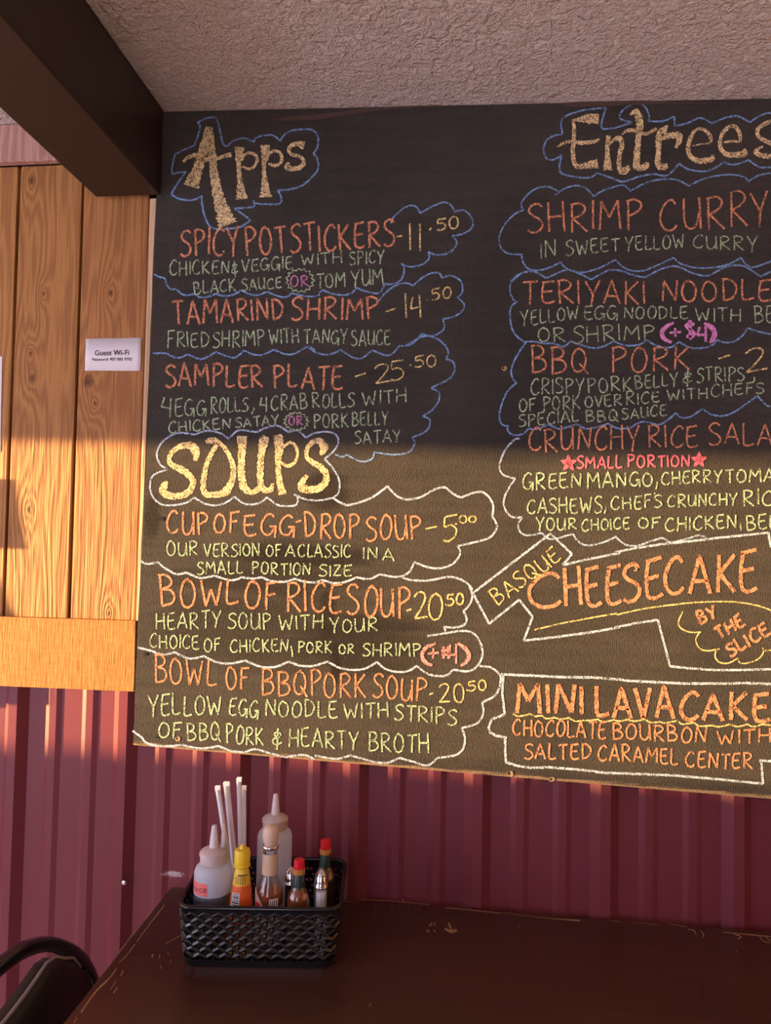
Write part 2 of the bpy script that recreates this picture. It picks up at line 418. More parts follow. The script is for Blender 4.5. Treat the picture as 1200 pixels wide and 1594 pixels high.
class Ink:                                     # collects chalk strokes measured on the photograph, laid on the board's face
    depth = 0
    def __init__(s): s.mb = MB()
    def ribbon(s, pts, un):                     # pts: (x, y, width)
        n = len(pts); vs = []
        for i, p in enumerate(pts):
            a = pts[max(0, i-1)]; b = pts[min(n-1, i+1)]
            dx, dy = b[0]-a[0], b[1]-a[1]; L = math.hypot(dx, dy) or 1
            nx, ny = -dy/L, dx/L; h = p[2]/2
            j1, j2 = random.uniform(.8, 1.18), random.uniform(.8, 1.18)
            vs.append(un(p[0] + nx*h*j1, p[1] + ny*h*j1)); vs.append(un(p[0] - nx*h*j2, p[1] - ny*h*j2))
        s.mb.add(vs, [(2*i, 2*i+1, 2*i+3, 2*i+2) for i in range(n-1)])
    def stroke(s, pts, w=None, smooth=True, un=None):
        if w is not None: pts = [(p[0], p[1], w * (.9 if un is None else 1)) for p in pts]
        s.ribbon(catmull(pts, 2.2) if smooth else linear(pts, 2.2), un or s.on)
    def on(s, x, y): return PY(x, y, -.0005 - s.d)
    @property
    def d(s): return Ink.depth * 6e-6
    def arcs(s, c, txt, w):                     # "x,y x,y; x,y ..." smooth arcs with corners between them
        for seg in txt.split(';'):
            s.stroke([cp(c, *map(float, q.split(','))) for q in seg.split()], w)
    def lines(s, c, txt, w):
        for seg in txt.split(';'):
            s.stroke([cp(c, *map(float, q.split(','))) for q in seg.split()], w, False)
    def fat(s, c, pts):                         # (x, y, width) in crop units
        k = CR[c][2]; s.stroke([(*cp(c, x, y), wd / k) for x, y, wd in pts])
    def build(s, name, mat, label=None):
        Ink.depth += 1
        o = s.mb.build(name, mat, board); rel(o, board)
        if label: o['label'] = label
        return o

def g(w, *st): return (w, [(t.startswith('~'), [tuple(map(float, q.split(','))) for q in t.lstrip('~').split()]) for t in st])
FONT = {
 'A': g(.62, '0,0 .31,1 .62,-.02', '.08,.34 .56,.32'), 'B': g(.56, '.04,.96 .07,.02', '~-.03,.97 .25,1 .44,.86 .40,.66 .08,.53', '~.08,.53 .42,.5 .55,.28 .42,.08 .05,0'),
 'C': g(.56, '~.54,.84 .42,.99 .22,.9 .04,.55 .06,.2 .24,.01 .44,.04 .56,.18'), 'D': g(.58, '.05,.98 .08,.02', '~0,.98 .3,.95 .53,.7 .55,.45 .4,.14 .06,.01'),
 'E': g(.50, '.03,.93 .5,1', '~.1,.94 .04,.6 .04,.2 .12,.03 .3,0 .52,.08', '.05,.5 .42,.55'), 'F': g(.48, '.08,.97 .06,-.03', '.02,.95 .5,1.02', '.06,.52 .4,.56'),
 'G': g(.60, '~.54,.86 .4,1 .2,.9 .03,.55 .06,.18 .24,.01 .42,.08 .54,.36', '.36,.42 .62,.42 .58,-.1'), 'H': g(.58, '.05,1 .03,0', '.54,1.02 .55,0', '.03,.5 .56,.52'),
 'I': g(.08, '.04,1 .05,0'), 'K': g(.56, '.06,1 .06,0', '.52,.98 .08,.48', '.1,.5 .56,.0'), 'L': g(.46, '~.06,1 .04,.5 .04,.06', '~.04,.05 .2,.0 .48,.08'),
 'M': g(.74, '.02,0 .1,1', '.1,1 .36,.42', '.36,.42 .66,1', '.66,1 .72,0'), 'N': g(.60, '.04,0 .08,1', '.08,1 .53,.04', '.53,.04 .58,1'),
 'O': g(.58, '~.34,1 .16,.9 .03,.5 .1,.12 .28,0 .48,.14 .56,.52 .46,.86 .26,.97'), 'P': g(.52, '.06,.98 .08,-.02', '~0,.95 .28,1 .5,.85 .44,.64 .1,.46'),
 'Q': g(.60, '~.34,1 .14,.88 .03,.5 .1,.14 .28,.02 .48,.18 .54,.54 .44,.86 .26,.97', '.32,.36 .64,-.08'), 'R': g(.58, '.06,.98 .07,-.02', '~0,.95 .3,1 .5,.84 .4,.62 .08,.46', '.1,.46 .58,.0'),
 'S': g(.50, '~.5,.88 .36,1 .14,.94 .05,.76 .18,.6 .4,.46 .5,.26 .38,.06 .16,0 .0,.1'), 'T': g(.54, '0,.95 .56,1', '.28,.97 .29,-.02'), 'U': g(.58, '~.03,1 .03,.4 .1,.08 .28,.0 .44,.16 .52,.5', '.53,1 .57,.0'),
 'V': g(.54, '0,1 .26,.0', '.26,.0 .54,1.02'), 'W': g(.80, '0,1 .2,.0', '.2,.0 .38,.66', '.38,.66 .6,.02', '.6,.02 .76,1'), 'Y': g(.54, '0,1 .28,.45', '.56,1.04 .3,.45 .24,-.05'), 'Z': g(.46, '.02,.95 .46,1', '.46,1 .0,.04', '0,.04 .48,.06'),
 '&': g(.5, '~.44,.62 .3,.8 .1,.72 .14,.56 .38,.48', '~.3,.48 .04,.38 .02,.18 .2,.06 .48,.22', '.26,1.02 .24,-.22'),
 '4': g(.5, '.12,.95 .0,.42', '0,.42 .5,.46', '.44,1 .44,-.02'), '-': g(.5, '0,.48 .5,.55'), '+': g(.5, '0,.5 .5,.52', '.25,.85 .25,.15'),
 '$': g(.5, '~.46,.8 .26,.9 .06,.76 .2,.54 .44,.36 .34,.12 .04,.14', '.25,1.08 .25,-.06'), '#': g(.5, '.12,.9 .1,.1', '.36,.9 .36,.1', '0,.62 .5,.66', '0,.36 .5,.4'),
 '2': g(.5, '~.02,.82 .2,1 .42,.94 .42,.68 .2,.28 .02,.02', '.02,.02 .52,.08'), '0': g(.5, '~.3,1 .12,.88 .02,.5 .1,.1 .26,0 .42,.14 .48,.54 .4,.88 .22,.98'),
 '5': g(.46, '.46,1 .06,.95', '~.06,.95 .04,.58 .26,.62 .44,.42 .38,.14 .16,0 .0,.06'), '1': g(.08, '.06,1 .02,0'),
}
def word(ink, c, txt, x0, y0, x1, y1, h, wd, h1=None, un=None):
    x0, y0 = cp(c, x0, y0); k = CR[c][2]
    x1, y1 = cp(c, x1, y1)
    h0 = h / k; h1 = (h1 or h) / k
    tot = 0; pos = []
    for i, ch in enumerate(txt):
        gw = FONT[ch][0]; pos.append(tot); tot += gw + (.17 if i < len(txt) - 1 else 0)
    L = math.hypot(x1-x0, y1-y0); ux, uy = (x1-x0)/L, (y1-y0)/L
    if abs(uy) < .3: vx, vy = uy * .35, -1
    else: vx, vy = uy, -ux
    k = L / tot
    for ch, p in zip(txt, pos):
        jx, jy, js, sl = random.uniform(-.02, .02), random.uniform(-.05, .05), random.uniform(.94, 1.06), random.uniform(-.05, .05)
        for sm, pts in FONT[ch][1]:
            q = []
            for (a, b) in pts:
                s_ = (p + a + jx) * k; t = s_ / L; hh = (h0 + (h1 - h0) * t) * js
                b2 = b + jy; s_ += sl * b * hh
                q.append((x0 + ux*s_ + vx*b2*hh, y0 + uy*s_ + vy*b2*hh))
            ink.stroke(q, wd, sm, un)
def text(name, mat, label, wd, *words, extra=None):
    ink = Ink()
    for wv in words: word(ink, *wv[:7], wd, wv[7] if len(wv) > 7 else None)
    if extra: extra(ink)
    ink.build(name, M[mat], label)

# --- clouds and outlines
def outline(mat, w, *parts, name='chalk_outline', label=None, straight=False):
    ink = Ink()
    for c, t in parts: (ink.lines if straight else ink.arcs)(c, t, w)
    ink.build(name, M[mat], label)
outline('blue', 3.2, ('a', '265,125 330,95 380,90; 380,90 400,130 415,200 430,260 455,272; 455,272 490,240 550,220 600,235 620,245; 620,245 640,215 720,200 760,215 782,240; 782,240 810,200 860,172 960,165 1000,180 1020,220 1015,280 990,315; 990,315 1015,350 1020,410 980,465 920,515 840,540 770,545; 770,545 790,590 780,628 700,632 625,625; 620,608 620,645 560,655 495,655; 495,655 560,700 600,730; 600,730 540,770 460,785 380,785 340,760 310,690 295,600 300,580; 300,580 240,605 160,600 105,570; 105,570 140,510 190,440 200,430; 200,430 150,435 115,445; 115,445 110,410 130,320; 130,320 180,295 250,265; 250,265 275,200 285,140 270,125'), label='blue chalk outline around the appetizer heading')
outline('blue', 3.0, ('A', '0,540 40,560 75,570 90,615 120,645 160,645; 160,645 195,680 230,690 290,680; 290,680 330,705 390,700 440,680; 440,680 500,695 570,685 625,655; 625,655 680,680 740,690 810,665; 810,665 870,690 940,705 990,675; 990,675 1050,690 1130,700 1190,690'),
    ('B', '20,690 55,650; 55,650 110,675 210,690 270,670 300,635; 300,635 360,660 460,675 500,615; 490,605 540,612 600,595 635,550 640,490 620,462; 620,462 680,485 770,470 820,425 815,378; 815,378 870,400 950,390 1005,350 1018,300 985,265; 985,265 1060,250 1125,210 1135,160 1105,105 1060,80 1000,90; 1000,90 985,50 930,22 860,45 755,100; 755,100 735,60 690,45 630,70 570,125 545,175'), label='blue cloud line around the first dish')
outline('blue', 3.0, ('C', '35,462 130,460; 130,460 210,495 285,470; 285,470 380,503 440,480 490,450; 490,450 560,480 630,490 690,440; 690,440 760,470 830,470 905,435; 905,435 980,465 1050,465 1150,415 1200,440'),
    ('D', '0,560 70,600 150,608 235,575; 235,575 310,625 380,635 460,578; 460,578 560,615 610,595 655,545; 655,545 710,545 760,520 815,460; 815,460 880,475 930,460 975,420 965,355; 965,355 1060,330 1115,280 1115,240 1070,200; 1070,200 1105,160 1100,90 1060,55 1010,42 960,60; 960,60 940,25 890,22 820,55 750,115; 750,115 720,98 660,100 590,135 540,180 505,225'), label='blue cloud line around the second dish')
outline('blue', 3.0, ('D', '700,545 820,480 900,485 970,530 1005,590 990,635'), ('F', '985,85 1040,110 1050,170 1010,230 880,295; 880,295 940,330 930,400 880,460 820,500; 820,500 870,520 865,580 820,620 745,650; 745,650 765,690 730,750 660,772 560,770 475,755; 475,755 460,800 410,822 350,815 280,775; 280,775 240,790 190,770'), label='blue cloud line around the sampler dish')
outline('pale', 3.2, ('G', '150,265 110,235 90,180 110,120 160,75 220,52 310,62; 310,62 380,40 450,50 510,85; 510,85 560,40 610,38 670,48; 670,48 740,18 800,12 860,48; 860,48 910,38 960,80; 960,80 1010,55 1080,45 1130,60 1150,95 1130,150 1070,205; 1070,205 1120,260 1155,330 1150,400 1120,430; 1120,430 1040,445 960,440 890,412; 895,412 912,430 905,470 850,480 790,470 735,428; 735,428 690,460 640,470 590,460 545,425; 545,425 500,455 440,475 370,465 310,430; 310,430 260,460 180,475 110,465 65,420 50,360 70,300 150,265'), label='blue chalk cloud, tint lightened for sun, around the soup heading')
outline('sunlit_blue', 3.6, ('I', '540,630 590,600 620,540; 620,540 700,570 780,578 860,550 905,490 890,440; 890,440 1000,415 1090,385 1135,320 1105,255; 1105,255 1110,190 1080,130 1020,102 910,138; 910,138 860,115 810,75 740,90 660,135 580,150 520,135 480,100 455,66; 455,66 350,140 220,183 160,170 115,140'), label='sun-whitened blue cloud line around the egg drop soup')
outline('sunlit_blue', 3.6, ('H', '40,385 80,405 150,395; 150,395 190,430 270,470 330,460; 330,460 420,495 510,480; 510,480 620,510 690,490; 690,490 760,500 815,490; 815,490 880,515 960,520 1030,500; 1030,500 1100,520 1190,525'), ('I', '0,670 45,652; 45,652 130,672 200,660 260,635; 260,635 340,645 405,615; 405,615 480,630 540,630; 545,635 590,650 700,655 830,632 900,645 960,680 980,715'),
    ('K', '960,125 975,160 980,200 960,250 925,285; 925,285 945,330 930,370 870,388 805,382; 805,382 815,412; 700,440 800,425 920,408 990,425 1030,480 1045,545 1030,600 1000,640'), label='sun-whitened blue cloud line around the rice soup')
outline('sunlit_blue', 3.6, ('J', '20,530 100,550 180,575 255,560; 255,560 350,600 445,585; 445,585 530,625 620,632 710,612; 710,612 800,650 900,655 990,620; 990,620 1060,645 1130,650 1185,640'), ('K', '10,622 80,600; 80,600 160,640 250,652 320,640 385,602; 385,602 450,650 540,665 600,650 635,625; 635,625 700,675 780,690 830,680 860,650; 860,650 950,660 1000,640'),
    ('M', '990,25 1060,35 1110,75 1120,120 1090,200 1010,245; 1010,245 1015,310 980,370 885,400; 885,400 905,460 890,530 840,565 740,580; 740,580 680,625 600,605 510,580; 510,580 440,608 360,605 290,585 215,565; 215,565 140,585 80,580 0,565'), ('L', '1160,690 1090,660 980,675; 980,675 880,650 790,625 720,645; 720,645 640,635 560,605; 560,605 450,620 340,600; 340,600 220,605 120,590 80,550 25,510'), label='sun-whitened blue cloud line around the pork noodle soup')
outline('blue', 3.2, ('N', '315,160 315,95 400,60 500,48; 500,48 480,130 530,135 610,110; 610,110 560,95 570,60 620,30 660,40 682,75 680,105; 680,105 740,105 790,85; 790,85 790,125; 790,125 840,115 900,92 950,115; 950,115 1010,90 1060,85 1110,110; 1110,110 1160,80 1200,72 1300,95 1330,180 1300,280 1200,300; 315,160 260,175 235,215 245,260 275,270 310,250; 310,250 305,320 360,340 430,345 460,325; 460,325 520,345 565,362 600,355 640,340 700,330 760,335 810,285; 810,285 850,310 920,318 970,300 995,278; 995,278 1040,290 1105,270; 1105,270 1150,300 1200,300'), label='blue chalk outline around the main course heading')
outline('blue', 2.8, ('O', '275,235 255,190 300,120 380,65 470,55 555,95; 520,120 590,70 680,45 760,65 820,130; 820,130 900,80 1040,40 1080,60 1110,92; 275,235 200,270 120,360 85,450 100,530 160,575 260,580; 260,580 270,640 310,690 380,705 470,685 565,640; 565,640 610,690 720,720 850,690 985,625'),
    ('N', '605,400 690,360 790,352 850,380; 850,380 930,345 1030,332 1090,345 1102,362; 1102,362 1150,335 1230,320'), ('P', '-125,675 -30,755 90,775 200,740 375,660; 375,660 430,710 560,745 700,745 830,720 945,660; 945,660 990,720 1060,740 1230,680'), label='blue cloud line around the shrimp curry')
outline('blue', 3.0, ('O', '170,795 230,740 300,715 370,720 450,765; 450,765 540,725 620,700 720,735 800,775; 800,775 880,730 960,700 1060,715 1110,740'), ('P', '10,800 70,820 140,825; 140,825 240,770 340,735 420,740 530,790 640,815 700,800 800,745 900,725 990,740 1110,820; 1110,820 1240,760'),
    ('Q', '220,90 140,160 130,240 160,310 190,325; 190,325 140,370 130,450 150,560 200,630 265,670; 245,665 330,665 420,680; 420,680 500,680 580,705 645,660; 645,660 740,695 840,720 920,705 1010,660; 1010,660 1080,690 1160,700'), ('R', '0,700 80,690 145,650; 145,650 220,695 340,715 420,665; 420,665 500,710 600,720 690,700 745,650; 745,650 800,670 880,665 950,620 1005,550; 1005,550 1100,580 1230,610'), label='blue cloud line around the noodle dish')
outline('blue', 3.0, ('S', '265,15 200,110 155,200 140,270 160,340 190,355; 190,355 110,430 60,540 40,640 60,710 120,730; 105,735 120,780 180,805 240,790 285,750; 285,750 370,750 455,710; 455,710 540,750 620,735 700,710; 700,710 780,750 870,735 965,705; 965,705 1040,745 1120,745 1170,730'), ('T', '0,750 60,705 120,690 180,700 250,715 330,670 390,615; 390,615 440,655 520,645 615,580; 615,580 700,630 800,640 900,600 1000,530 1085,470; 1085,470 1130,520 1180,560 1230,540'), label='blue cloud line around the pork dish')
outline('pale', 3.2, ('U', '210,180 170,185 100,260 55,350 40,430 80,490 175,518; 175,518 120,600 80,690 85,770 140,840 235,848; 235,848 200,910 220,975 280,1000 400,980; 400,980 450,1025 520,1030 600,1005 665,990; 665,990 720,1060 800,1085 920,1060 1035,1010'), ('X', '0,85 60,135 140,150 230,125 350,85; 350,85 380,100 420,125; 420,125 540,95 635,65; 635,65 690,80'), label='blue cloud line, tint lightened for sun, around the salad')
outline('sunlit_blue', 4.0, ('W', '30,495 610,50; 610,50 770,205; 770,205 700,285; 700,285 900,240 1130,195; 30,495 150,725; 150,725 375,545; 375,545 475,670; 475,670 410,850; 410,850 600,830 900,790 1130,750'), ('X', '-15,200 150,165 350,135 600,110 800,85 1000,65 1180,45; 1180,45 1200,160; -15,785 150,750 320,725; 320,725 415,1085; 415,1085 550,1100 750,1115 950,1115 1300,1105'), straight=True, label='sun-whitened blue arrow shaped frame around the cheesecake')
outline('sunlit_blue', 4.2, ('Y', '155,155 400,165 650,178 900,180 1150,200; 175,155 165,300 185,480; 185,480 80,520 55,590 65,625 120,655 205,670; 190,675 190,780 195,870; 195,870 300,900 400,915 550,910 800,930 1000,955 1150,960'), ('Z', '0,205 200,215 500,230 800,230 1000,225 1300,240; 0,960 400,975 700,1000 1000,1030 1135,1045; 1135,1045 1120,850; 1105,855 1300,865'), straight=True, label='sun-whitened blue frame around the lava cake')
outline('yellow', 2.6, ('W', '490,770 700,720 1000,665 1104,648'), ('X', '0,685 200,640 450,605 600,590 800,582 950,588 1100,615 1200,650; 515,660 480,740 500,790 570,820 655,820; 640,825 615,880 640,940 700,965 800,950; 775,955 765,1010 800,1055 870,1060 940,1025; 940,1020 960,1060 1020,1060 1100,1030 1140,980 1135,940; 1140,965 1230,960'), label='yellow line and small cloud under the cheesecake')
outline('yellow', 2.8, ('Y', '255,475 290,495 340,490 395,475; 395,475 430,495 490,490; 490,490 520,515 590,505; 590,505 640,520 705,508; 705,508 760,535 830,528; 830,528 880,530 940,520; 940,520 990,540 1070,525; 1070,525 1120,535 1200,520'), ('Z', '20,520 90,535 175,520; 175,520 230,548 300,540; 300,540 340,550 445,530; 445,530 480,560 575,545; 575,545 620,575 720,570; 720,570 780,580 870,560; 870,560 930,580 1005,560; 1005,560 1060,580 1130,560; 1130,560 1260,575'), label='yellow wavy underline below the lava cake')
def burst(cx, cy, rx, ry, n=15):
    p = []
    for i in range(2*n + 1):
        a = math.pi * i / n; r = 1.0 if i % 2 == 0 else .80
        p.append((cx + rx*r*math.cos(a), cy + ry*r*math.sin(a)))
    return p
for q, lab in (((467, 436.5, 23, 19.5), 'upper'), ((461, 656, 20, 15), 'lower')):
    ink = Ink(); ink.stroke(burst(*q), 2.2, False); ink.build('chalk_outline', M['green'], lab + ' pale green spiky burst around the word OR')

# --- headings
ink = Ink()
for p in ([(345,150,45),(320,250,60),(290,350,60),(255,450,75),(232,522,100)], [(350,170,30),(360,300,45),(370,420,50),(395,560,65),(430,680,95),(460,760,120)], [(180,370,14),(220,335,25),(265,330,30),(300,355,35),(370,350,25),(430,335,25),(480,320,30)],
          [(530,275,65),(525,340,40),(530,450,28),(540,540,50),(545,600,80)], [(545,360,16),(560,325,18),(595,312,18),(630,325,20),(642,355,20),(625,395,18),(590,412,18),(550,398,16)],
          [(690,262,60),(690,330,50),(683,400,24),(690,500,40),(695,588,75)], [(700,350,16),(715,315,18),(745,300,20),(780,310,20),(795,345,20),(785,375,20),(750,392,20),(712,378,16)],
          [(935,265,56),(890,255,32),(855,265,26),(838,290,22),(850,320,20),(890,330,24),(925,350,24),(930,380,26),(900,405,30),(860,410,32),(825,398,40),(838,372,14)]): ink.fat('a', p)
ink.build('chalk_heading', M['gold'], 'thick yellow chalk heading APPS')
ink = Ink()
for p in ([(315,215,20),(318,170,45),(300,130,50),(255,125,35),(200,145,30),(165,190,25),(170,230,28),(220,260,38),(270,290,38),(300,330,36),(290,380,38),(240,415,38),(180,420,40),(130,400,45),(130,370,45),(150,335,18)],
          [(375,105,20),(420,95,40),(455,110,24),(500,160,25),(535,240,32),(530,330,38),(490,395,45),(420,415,35),(375,405,38),(362,350,34),(375,260,28),(400,190,28),(440,120,25)],
          [(590,70,60),(588,110,50),(585,200,42),(585,300,42),(600,370,45),(645,400,30),(690,375,35)], [(727,72,45),(712,110,55),(700,180,40),(695,280,38),(700,360,36),(725,388,36),(755,382,30),(768,345,16)],
          [(793,62,50),(805,120,58),(800,200,38),(802,300,32),(822,412,50)], [(828,138,15),(870,108,20),(905,140,18),(910,190,16),(890,230,18),(850,245,22),(812,222,15)],
          [(1045,180,15),(1065,140,50),(1050,105,40),(1010,100,30),(970,140,25),(965,190,25),(1000,225,30),(1050,255,40),(1080,300,36),(1070,350,40),(1020,380,40),(960,380,45),(930,360,40),(968,300,26)]): ink.fat('G', p)
ink.build('chalk_heading', M['gold'], 'thick yellow chalk heading SOUPS')
ink = Ink()
for p in ([(215,170,30),(225,300,40),(215,420,42),(212,540,45),(225,620,50),(255,660,50),(330,655,60),(470,630,110)], [(205,178,15),(300,172,60),(400,168,105),(480,170,120)], [(50,460,15),(110,420,30),(200,405,35),(300,415,45),(400,410,40),(490,375,25)],
          [(582,340,45),(570,450,48),(570,560,55),(573,700,92)], [(590,430,20),(640,385,35),(700,370,60),(720,430,50),(700,520,48),(690,610,50),(700,690,60),(735,715,80),(780,680,55),(775,650,26)],
          [(870,60,30),(890,130,75),(905,230,75),(895,340,60),(885,430,60),(875,540,70),(868,640,70),(890,675,70),(960,665,75),(985,618,40)], [(805,125,24),(840,98,40),(872,75,30)], [(720,330,15),(770,290,35),(840,285,40),(900,310,40),(980,320,30),(1080,265,30)]): ink.fat('b', p)
for p in ([(130,300,18),(70,370,80),(35,450,70),(35,560,55),(25,660,60),(50,730,70),(128,720,50)], [(60,420,60),(140,410,60),(220,400,70),(250,440,70),(212,535,22)],
          [(380,515,10),(480,495,15),(570,480,20),(575,430,35),(530,360,35),(460,335,30),(400,370,35),(350,470,45),(340,560,45),(370,630,50),(440,665,55),(540,665,60),(600,640,50),(590,608,30)],
          [(710,475,20),(800,465,25),(880,460,30),(870,380,40),(820,310,40),(760,320,40),(700,380,40),(670,470,40),(685,550,45),(740,600,55),(830,605,60),(930,590,70),(922,545,26)],
          [(1330,330,20),(1320,280,45),(1250,255,40),(1160,275,42),(1075,330,42),(1055,390,42),(1100,440,45),(1200,485,48),(1300,530,45),(1300,590,45),(1210,620,48),(1110,615,52),(1045,585,50),(1060,545,34),(1118,520,20)]): ink.fat('c', p)
ink.build('chalk_heading', M['gold'], 'thick yellow chalk heading for the main courses')

# --- dish names and prices
def arcsf(c, w, t): return lambda ink: ink.arcs(c, t, w)
text('chalk_dish_name', 'salmon', 'salmon chalk reading SPICY POTSTICKERS', 3.9, ('A', 'SPICY', 190, 412, 607, 400, 185, 195), ('.', 'POTSTICKERS', 382, 397, 614, 384, 43, 40))
text('chalk_price', 'yellow', 'yellow price 11.50', 3.0, ('.', '-', 618, 377, 626, 377, 18), ('.', '11', 637, 391, 658, 388, 43), ('.', '50', 680, 358, 714, 356, 19), extra=arcsf('B', 3.2, '835,205 825,225'))
text('chalk_dish_name', 'salmon', 'salmon chalk reading TAMARIND SHRIMP', 3.9, ('.', 'TAMARIND', 270, 505, 441, 497, 37, 32), ('.', 'SHRIMP', 454, 500, 589, 496, 34))
text('chalk_price', 'yellow', 'yellow price 14.50', 2.8, ('D', '-', 560, 375, 635, 362, 150), ('D', '14', 698, 343, 815, 332, 165), ('D', '50', 885, 217, 1025, 203, 84), extra=arcsf('D', 3.2, '860,210 850,220'))
text('chalk_dish_name', 'salmon', 'salmon chalk reading SAMPLER PLATE', 3.9, ('.', 'SAMPLER', 258, 602, 409, 602, 35), ('.', 'PLATE', 426, 603, 533, 606, 36))
text('chalk_price', 'yellow', 'yellow price 25.50', 2.6, ('F', '-', 335, 285, 418, 270, 165), ('F', '2', 478, 268, 590, 255, 140), ('F', '5', 595, 248, 690, 242, 148), ('F', '50', 765, 150, 920, 138, 84), extra=arcsf('F', 3.4, '735,125 729,136'))
text('chalk_dish_name', 'salmon', 'salmon chalk reading CUP OF EGG-DROP SOUP', 3.6, ('.', 'CUP', 259.5, 831, 323.6, 830, 34), ('.', 'OF', 332, 831, 371, 830, 30), ('.', 'EGG', 380, 832, 457, 833, 32), ('H', '-', 1035, 170, 1072, 165, 70), ('.', 'DROP', 474, 837, 559, 840, 37), ('.', 'SOUP', 570, 842, 656, 840, 37))
text('chalk_price', 'yellow', 'yellow price 5.00', 3.0, ('I', '-', 690, 390, 762, 385, 110), ('I', '5', 800, 412, 886, 405, 158), ('I', '0', 902, 300, 950, 298, 50), ('I', '0', 957, 292, 1006, 292, 42), extra=arcsf('I', 3.2, '882,298 878,308'))
text('chalk_dish_name', 'salmon', 'salmon chalk reading BOWL OF RICE SOUP', 4.0, ('.', 'BOWL', 250, 945, 370.5, 941, 49, 38), ('.', 'OF', 380, 947, 432, 946, 42), ('.', 'RICE', 445.6, 951, 531, 955, 47), ('.', 'SOUP', 541, 957.5, 638, 961, 46))
text('chalk_price', 'yellow', 'yellow price 20.50 beside the rice soup', 3.2, ('K', '-', 575, 350, 606, 348, 140), ('K', '2', 620, 342, 700, 342, 165), ('K', '0', 705, 345, 796, 345, 158), ('K', '50', 823, 247, 926, 246, 70), extra=arcsf('K', 3.2, '816,240 814,248'))
text('chalk_dish_name', 'salmon', 'salmon chalk reading BOWL OF BBQ PORK SOUP', 3.4, ('.', 'BOWL', 240, 1063, 336, 1069, 44, 38), ('.', 'OF', 352.5, 1074, 387.5, 1073, 37, 33), ('.', 'BBQ', 406, 1082, 477, 1083, 40), ('.', 'PORK', 483, 1084, 569, 1086, 38), ('.', 'SOUP', 580, 1086, 662, 1093, 38, 33))
text('chalk_price', 'yellow', 'yellow price 20.50 beside the pork soup', 2.8, ('M', '-', 688, 245, 713, 243, 100), ('M', '20', 748, 245, 900, 248, 114), ('M', '50', 925, 176, 1032, 168, 62), extra=arcsf('M', 3.0, '920,168 915,175'))
text('chalk_dish_name', 'salmon', 'salmon chalk reading SHRIMP CURRY', 3.6, ('.', 'SHRIMP', 822, 362, 999, 355, 45, 47), ('.', 'CURRY', 1028, 357, 1197, 353, 47, 55))
text('chalk_dish_name', 'salmon', 'salmon chalk reading TERIYAKI NOODLE', 3.4, ('.', 'TERIYAKI', 813, 472, 1004, 473, 36), ('.', 'NOODLES', 1030, 470, 1228, 467, 33))
text('chalk_dish_name', 'salmon', 'salmon chalk reading BBQ PORK', 3.3, ('.', 'BBQ', 826, 582, 913, 578, 42, 36), ('.', 'PORK', 951, 578.5, 1073, 577, 38))
text('chalk_price', 'yellow', 'yellow price beside the pork dish', 3.0, ('T', '-', 760, 230, 862, 208, 165), ('T', '2', 980, 276, 1155, 255, 205))
text('chalk_dish_name', 'salmon', 'salmon chalk reading CRUNCHY RICE SALAD', 3.2, ('.', 'CRUNCHY', 822, 702, 994, 700, 36), ('.', 'RICE', 1009, 697, 1086, 694, 34), ('.', 'SALAD', 1103, 692, 1228, 692, 34))
text('chalk_dish_name', 'salmon', 'thick salmon chalk reading CHEESECAKE', 6.6, ('.', 'C', 823, 944, 875, 943, 55), ('.', 'HEE', 880, 945, 966, 938, 58), ('.', 'SE', 971, 939, 1031, 930, 60), ('.', 'CAKE', 1035, 927, 1178, 923, 56, 62))
text('chalk_dish_name', 'salmon', 'small thick salmon chalk reading BY THE SLICE', 4.8, ('X', 'BY', 645, 755, 785, 705, 100), ('X', 'THE', 800, 880, 1000, 765, 95), ('X', 'SLICE', 880, 1015, 1205, 835, 100))
text('chalk_dish_name', 'salmon', 'thick salmon chalk reading MINI LAVA CAKE', 7.0, ('Y', 'MINI', 285, 470, 815, 480, 228), ('.', 'LAVA', 928, 1115, 1048, 1117, 48), ('.', 'CAKE', 1058, 1120, 1197, 1121, 42))
# --- descriptions
W = 2.5
text('chalk_description', 'green', 'pale green lettering under the potstickers', W, ('.', 'CHICKEN', 264, 429, 356, 425, 23, 20), ('.', '&', 361, 427, 371, 425, 21), ('.', 'VEGGIE', 376.5, 423, 455, 418, 20), ('.', 'WITH', 469, 413, 533, 410, 16, 19), ('.', 'SPICY', 544, 412, 597, 409, 20),
     ('.', 'BLACK', 302, 458, 367, 453, 20), ('.', 'SAUCE', 376.5, 453, 438, 448, 19, 17), ('.', 'TOM', 492, 448, 538, 446, 22), ('.', 'YUM', 547, 446, 597, 442, 25))
text('chalk_description', 'green', 'pale green lettering under the tamarind shrimp', W, ('.', 'FRIED', 260, 542, 325, 539, 26, 22), ('.', 'SHRIMP', 331, 541, 412, 538, 25), ('.', 'WITH', 420, 537, 465, 533, 22), ('.', 'TANGY', 473, 535.5, 540, 534, 22), ('.', 'SAUCE', 547, 538, 607, 537, 24))
text('chalk_description', 'green', 'pale green lettering under the sampler plate', W, ('E', '4', 92, 400, 165, 420, 130), ('.', 'EGG', 272, 650, 320, 645, 28, 24), ('.', 'ROLLS', 327.5, 643, 386, 641, 25, 22), ('E', '4', 803, 368, 856, 370, 110), ('.', 'CRAB', 422, 639, 478, 636, 24), ('.', 'ROLLS', 486, 635, 551, 633, 23), ('.', 'WITH', 564.5, 632, 633, 626, 21),
     ('.', 'CHICKEN', 262.5, 675, 359, 666, 18, 16), ('.', 'SATAY', 366.5, 666, 433.5, 661, 15), ('.', 'PORK', 488.7, 667, 542, 665, 22), ('.', 'BELLY', 548, 664, 603.5, 661, 21), ('.', 'SATAY', 551.5, 691, 623, 687, 19), extra=arcsf('E', 2.4, '765,345 758,365 745,390'))
W = 2.6
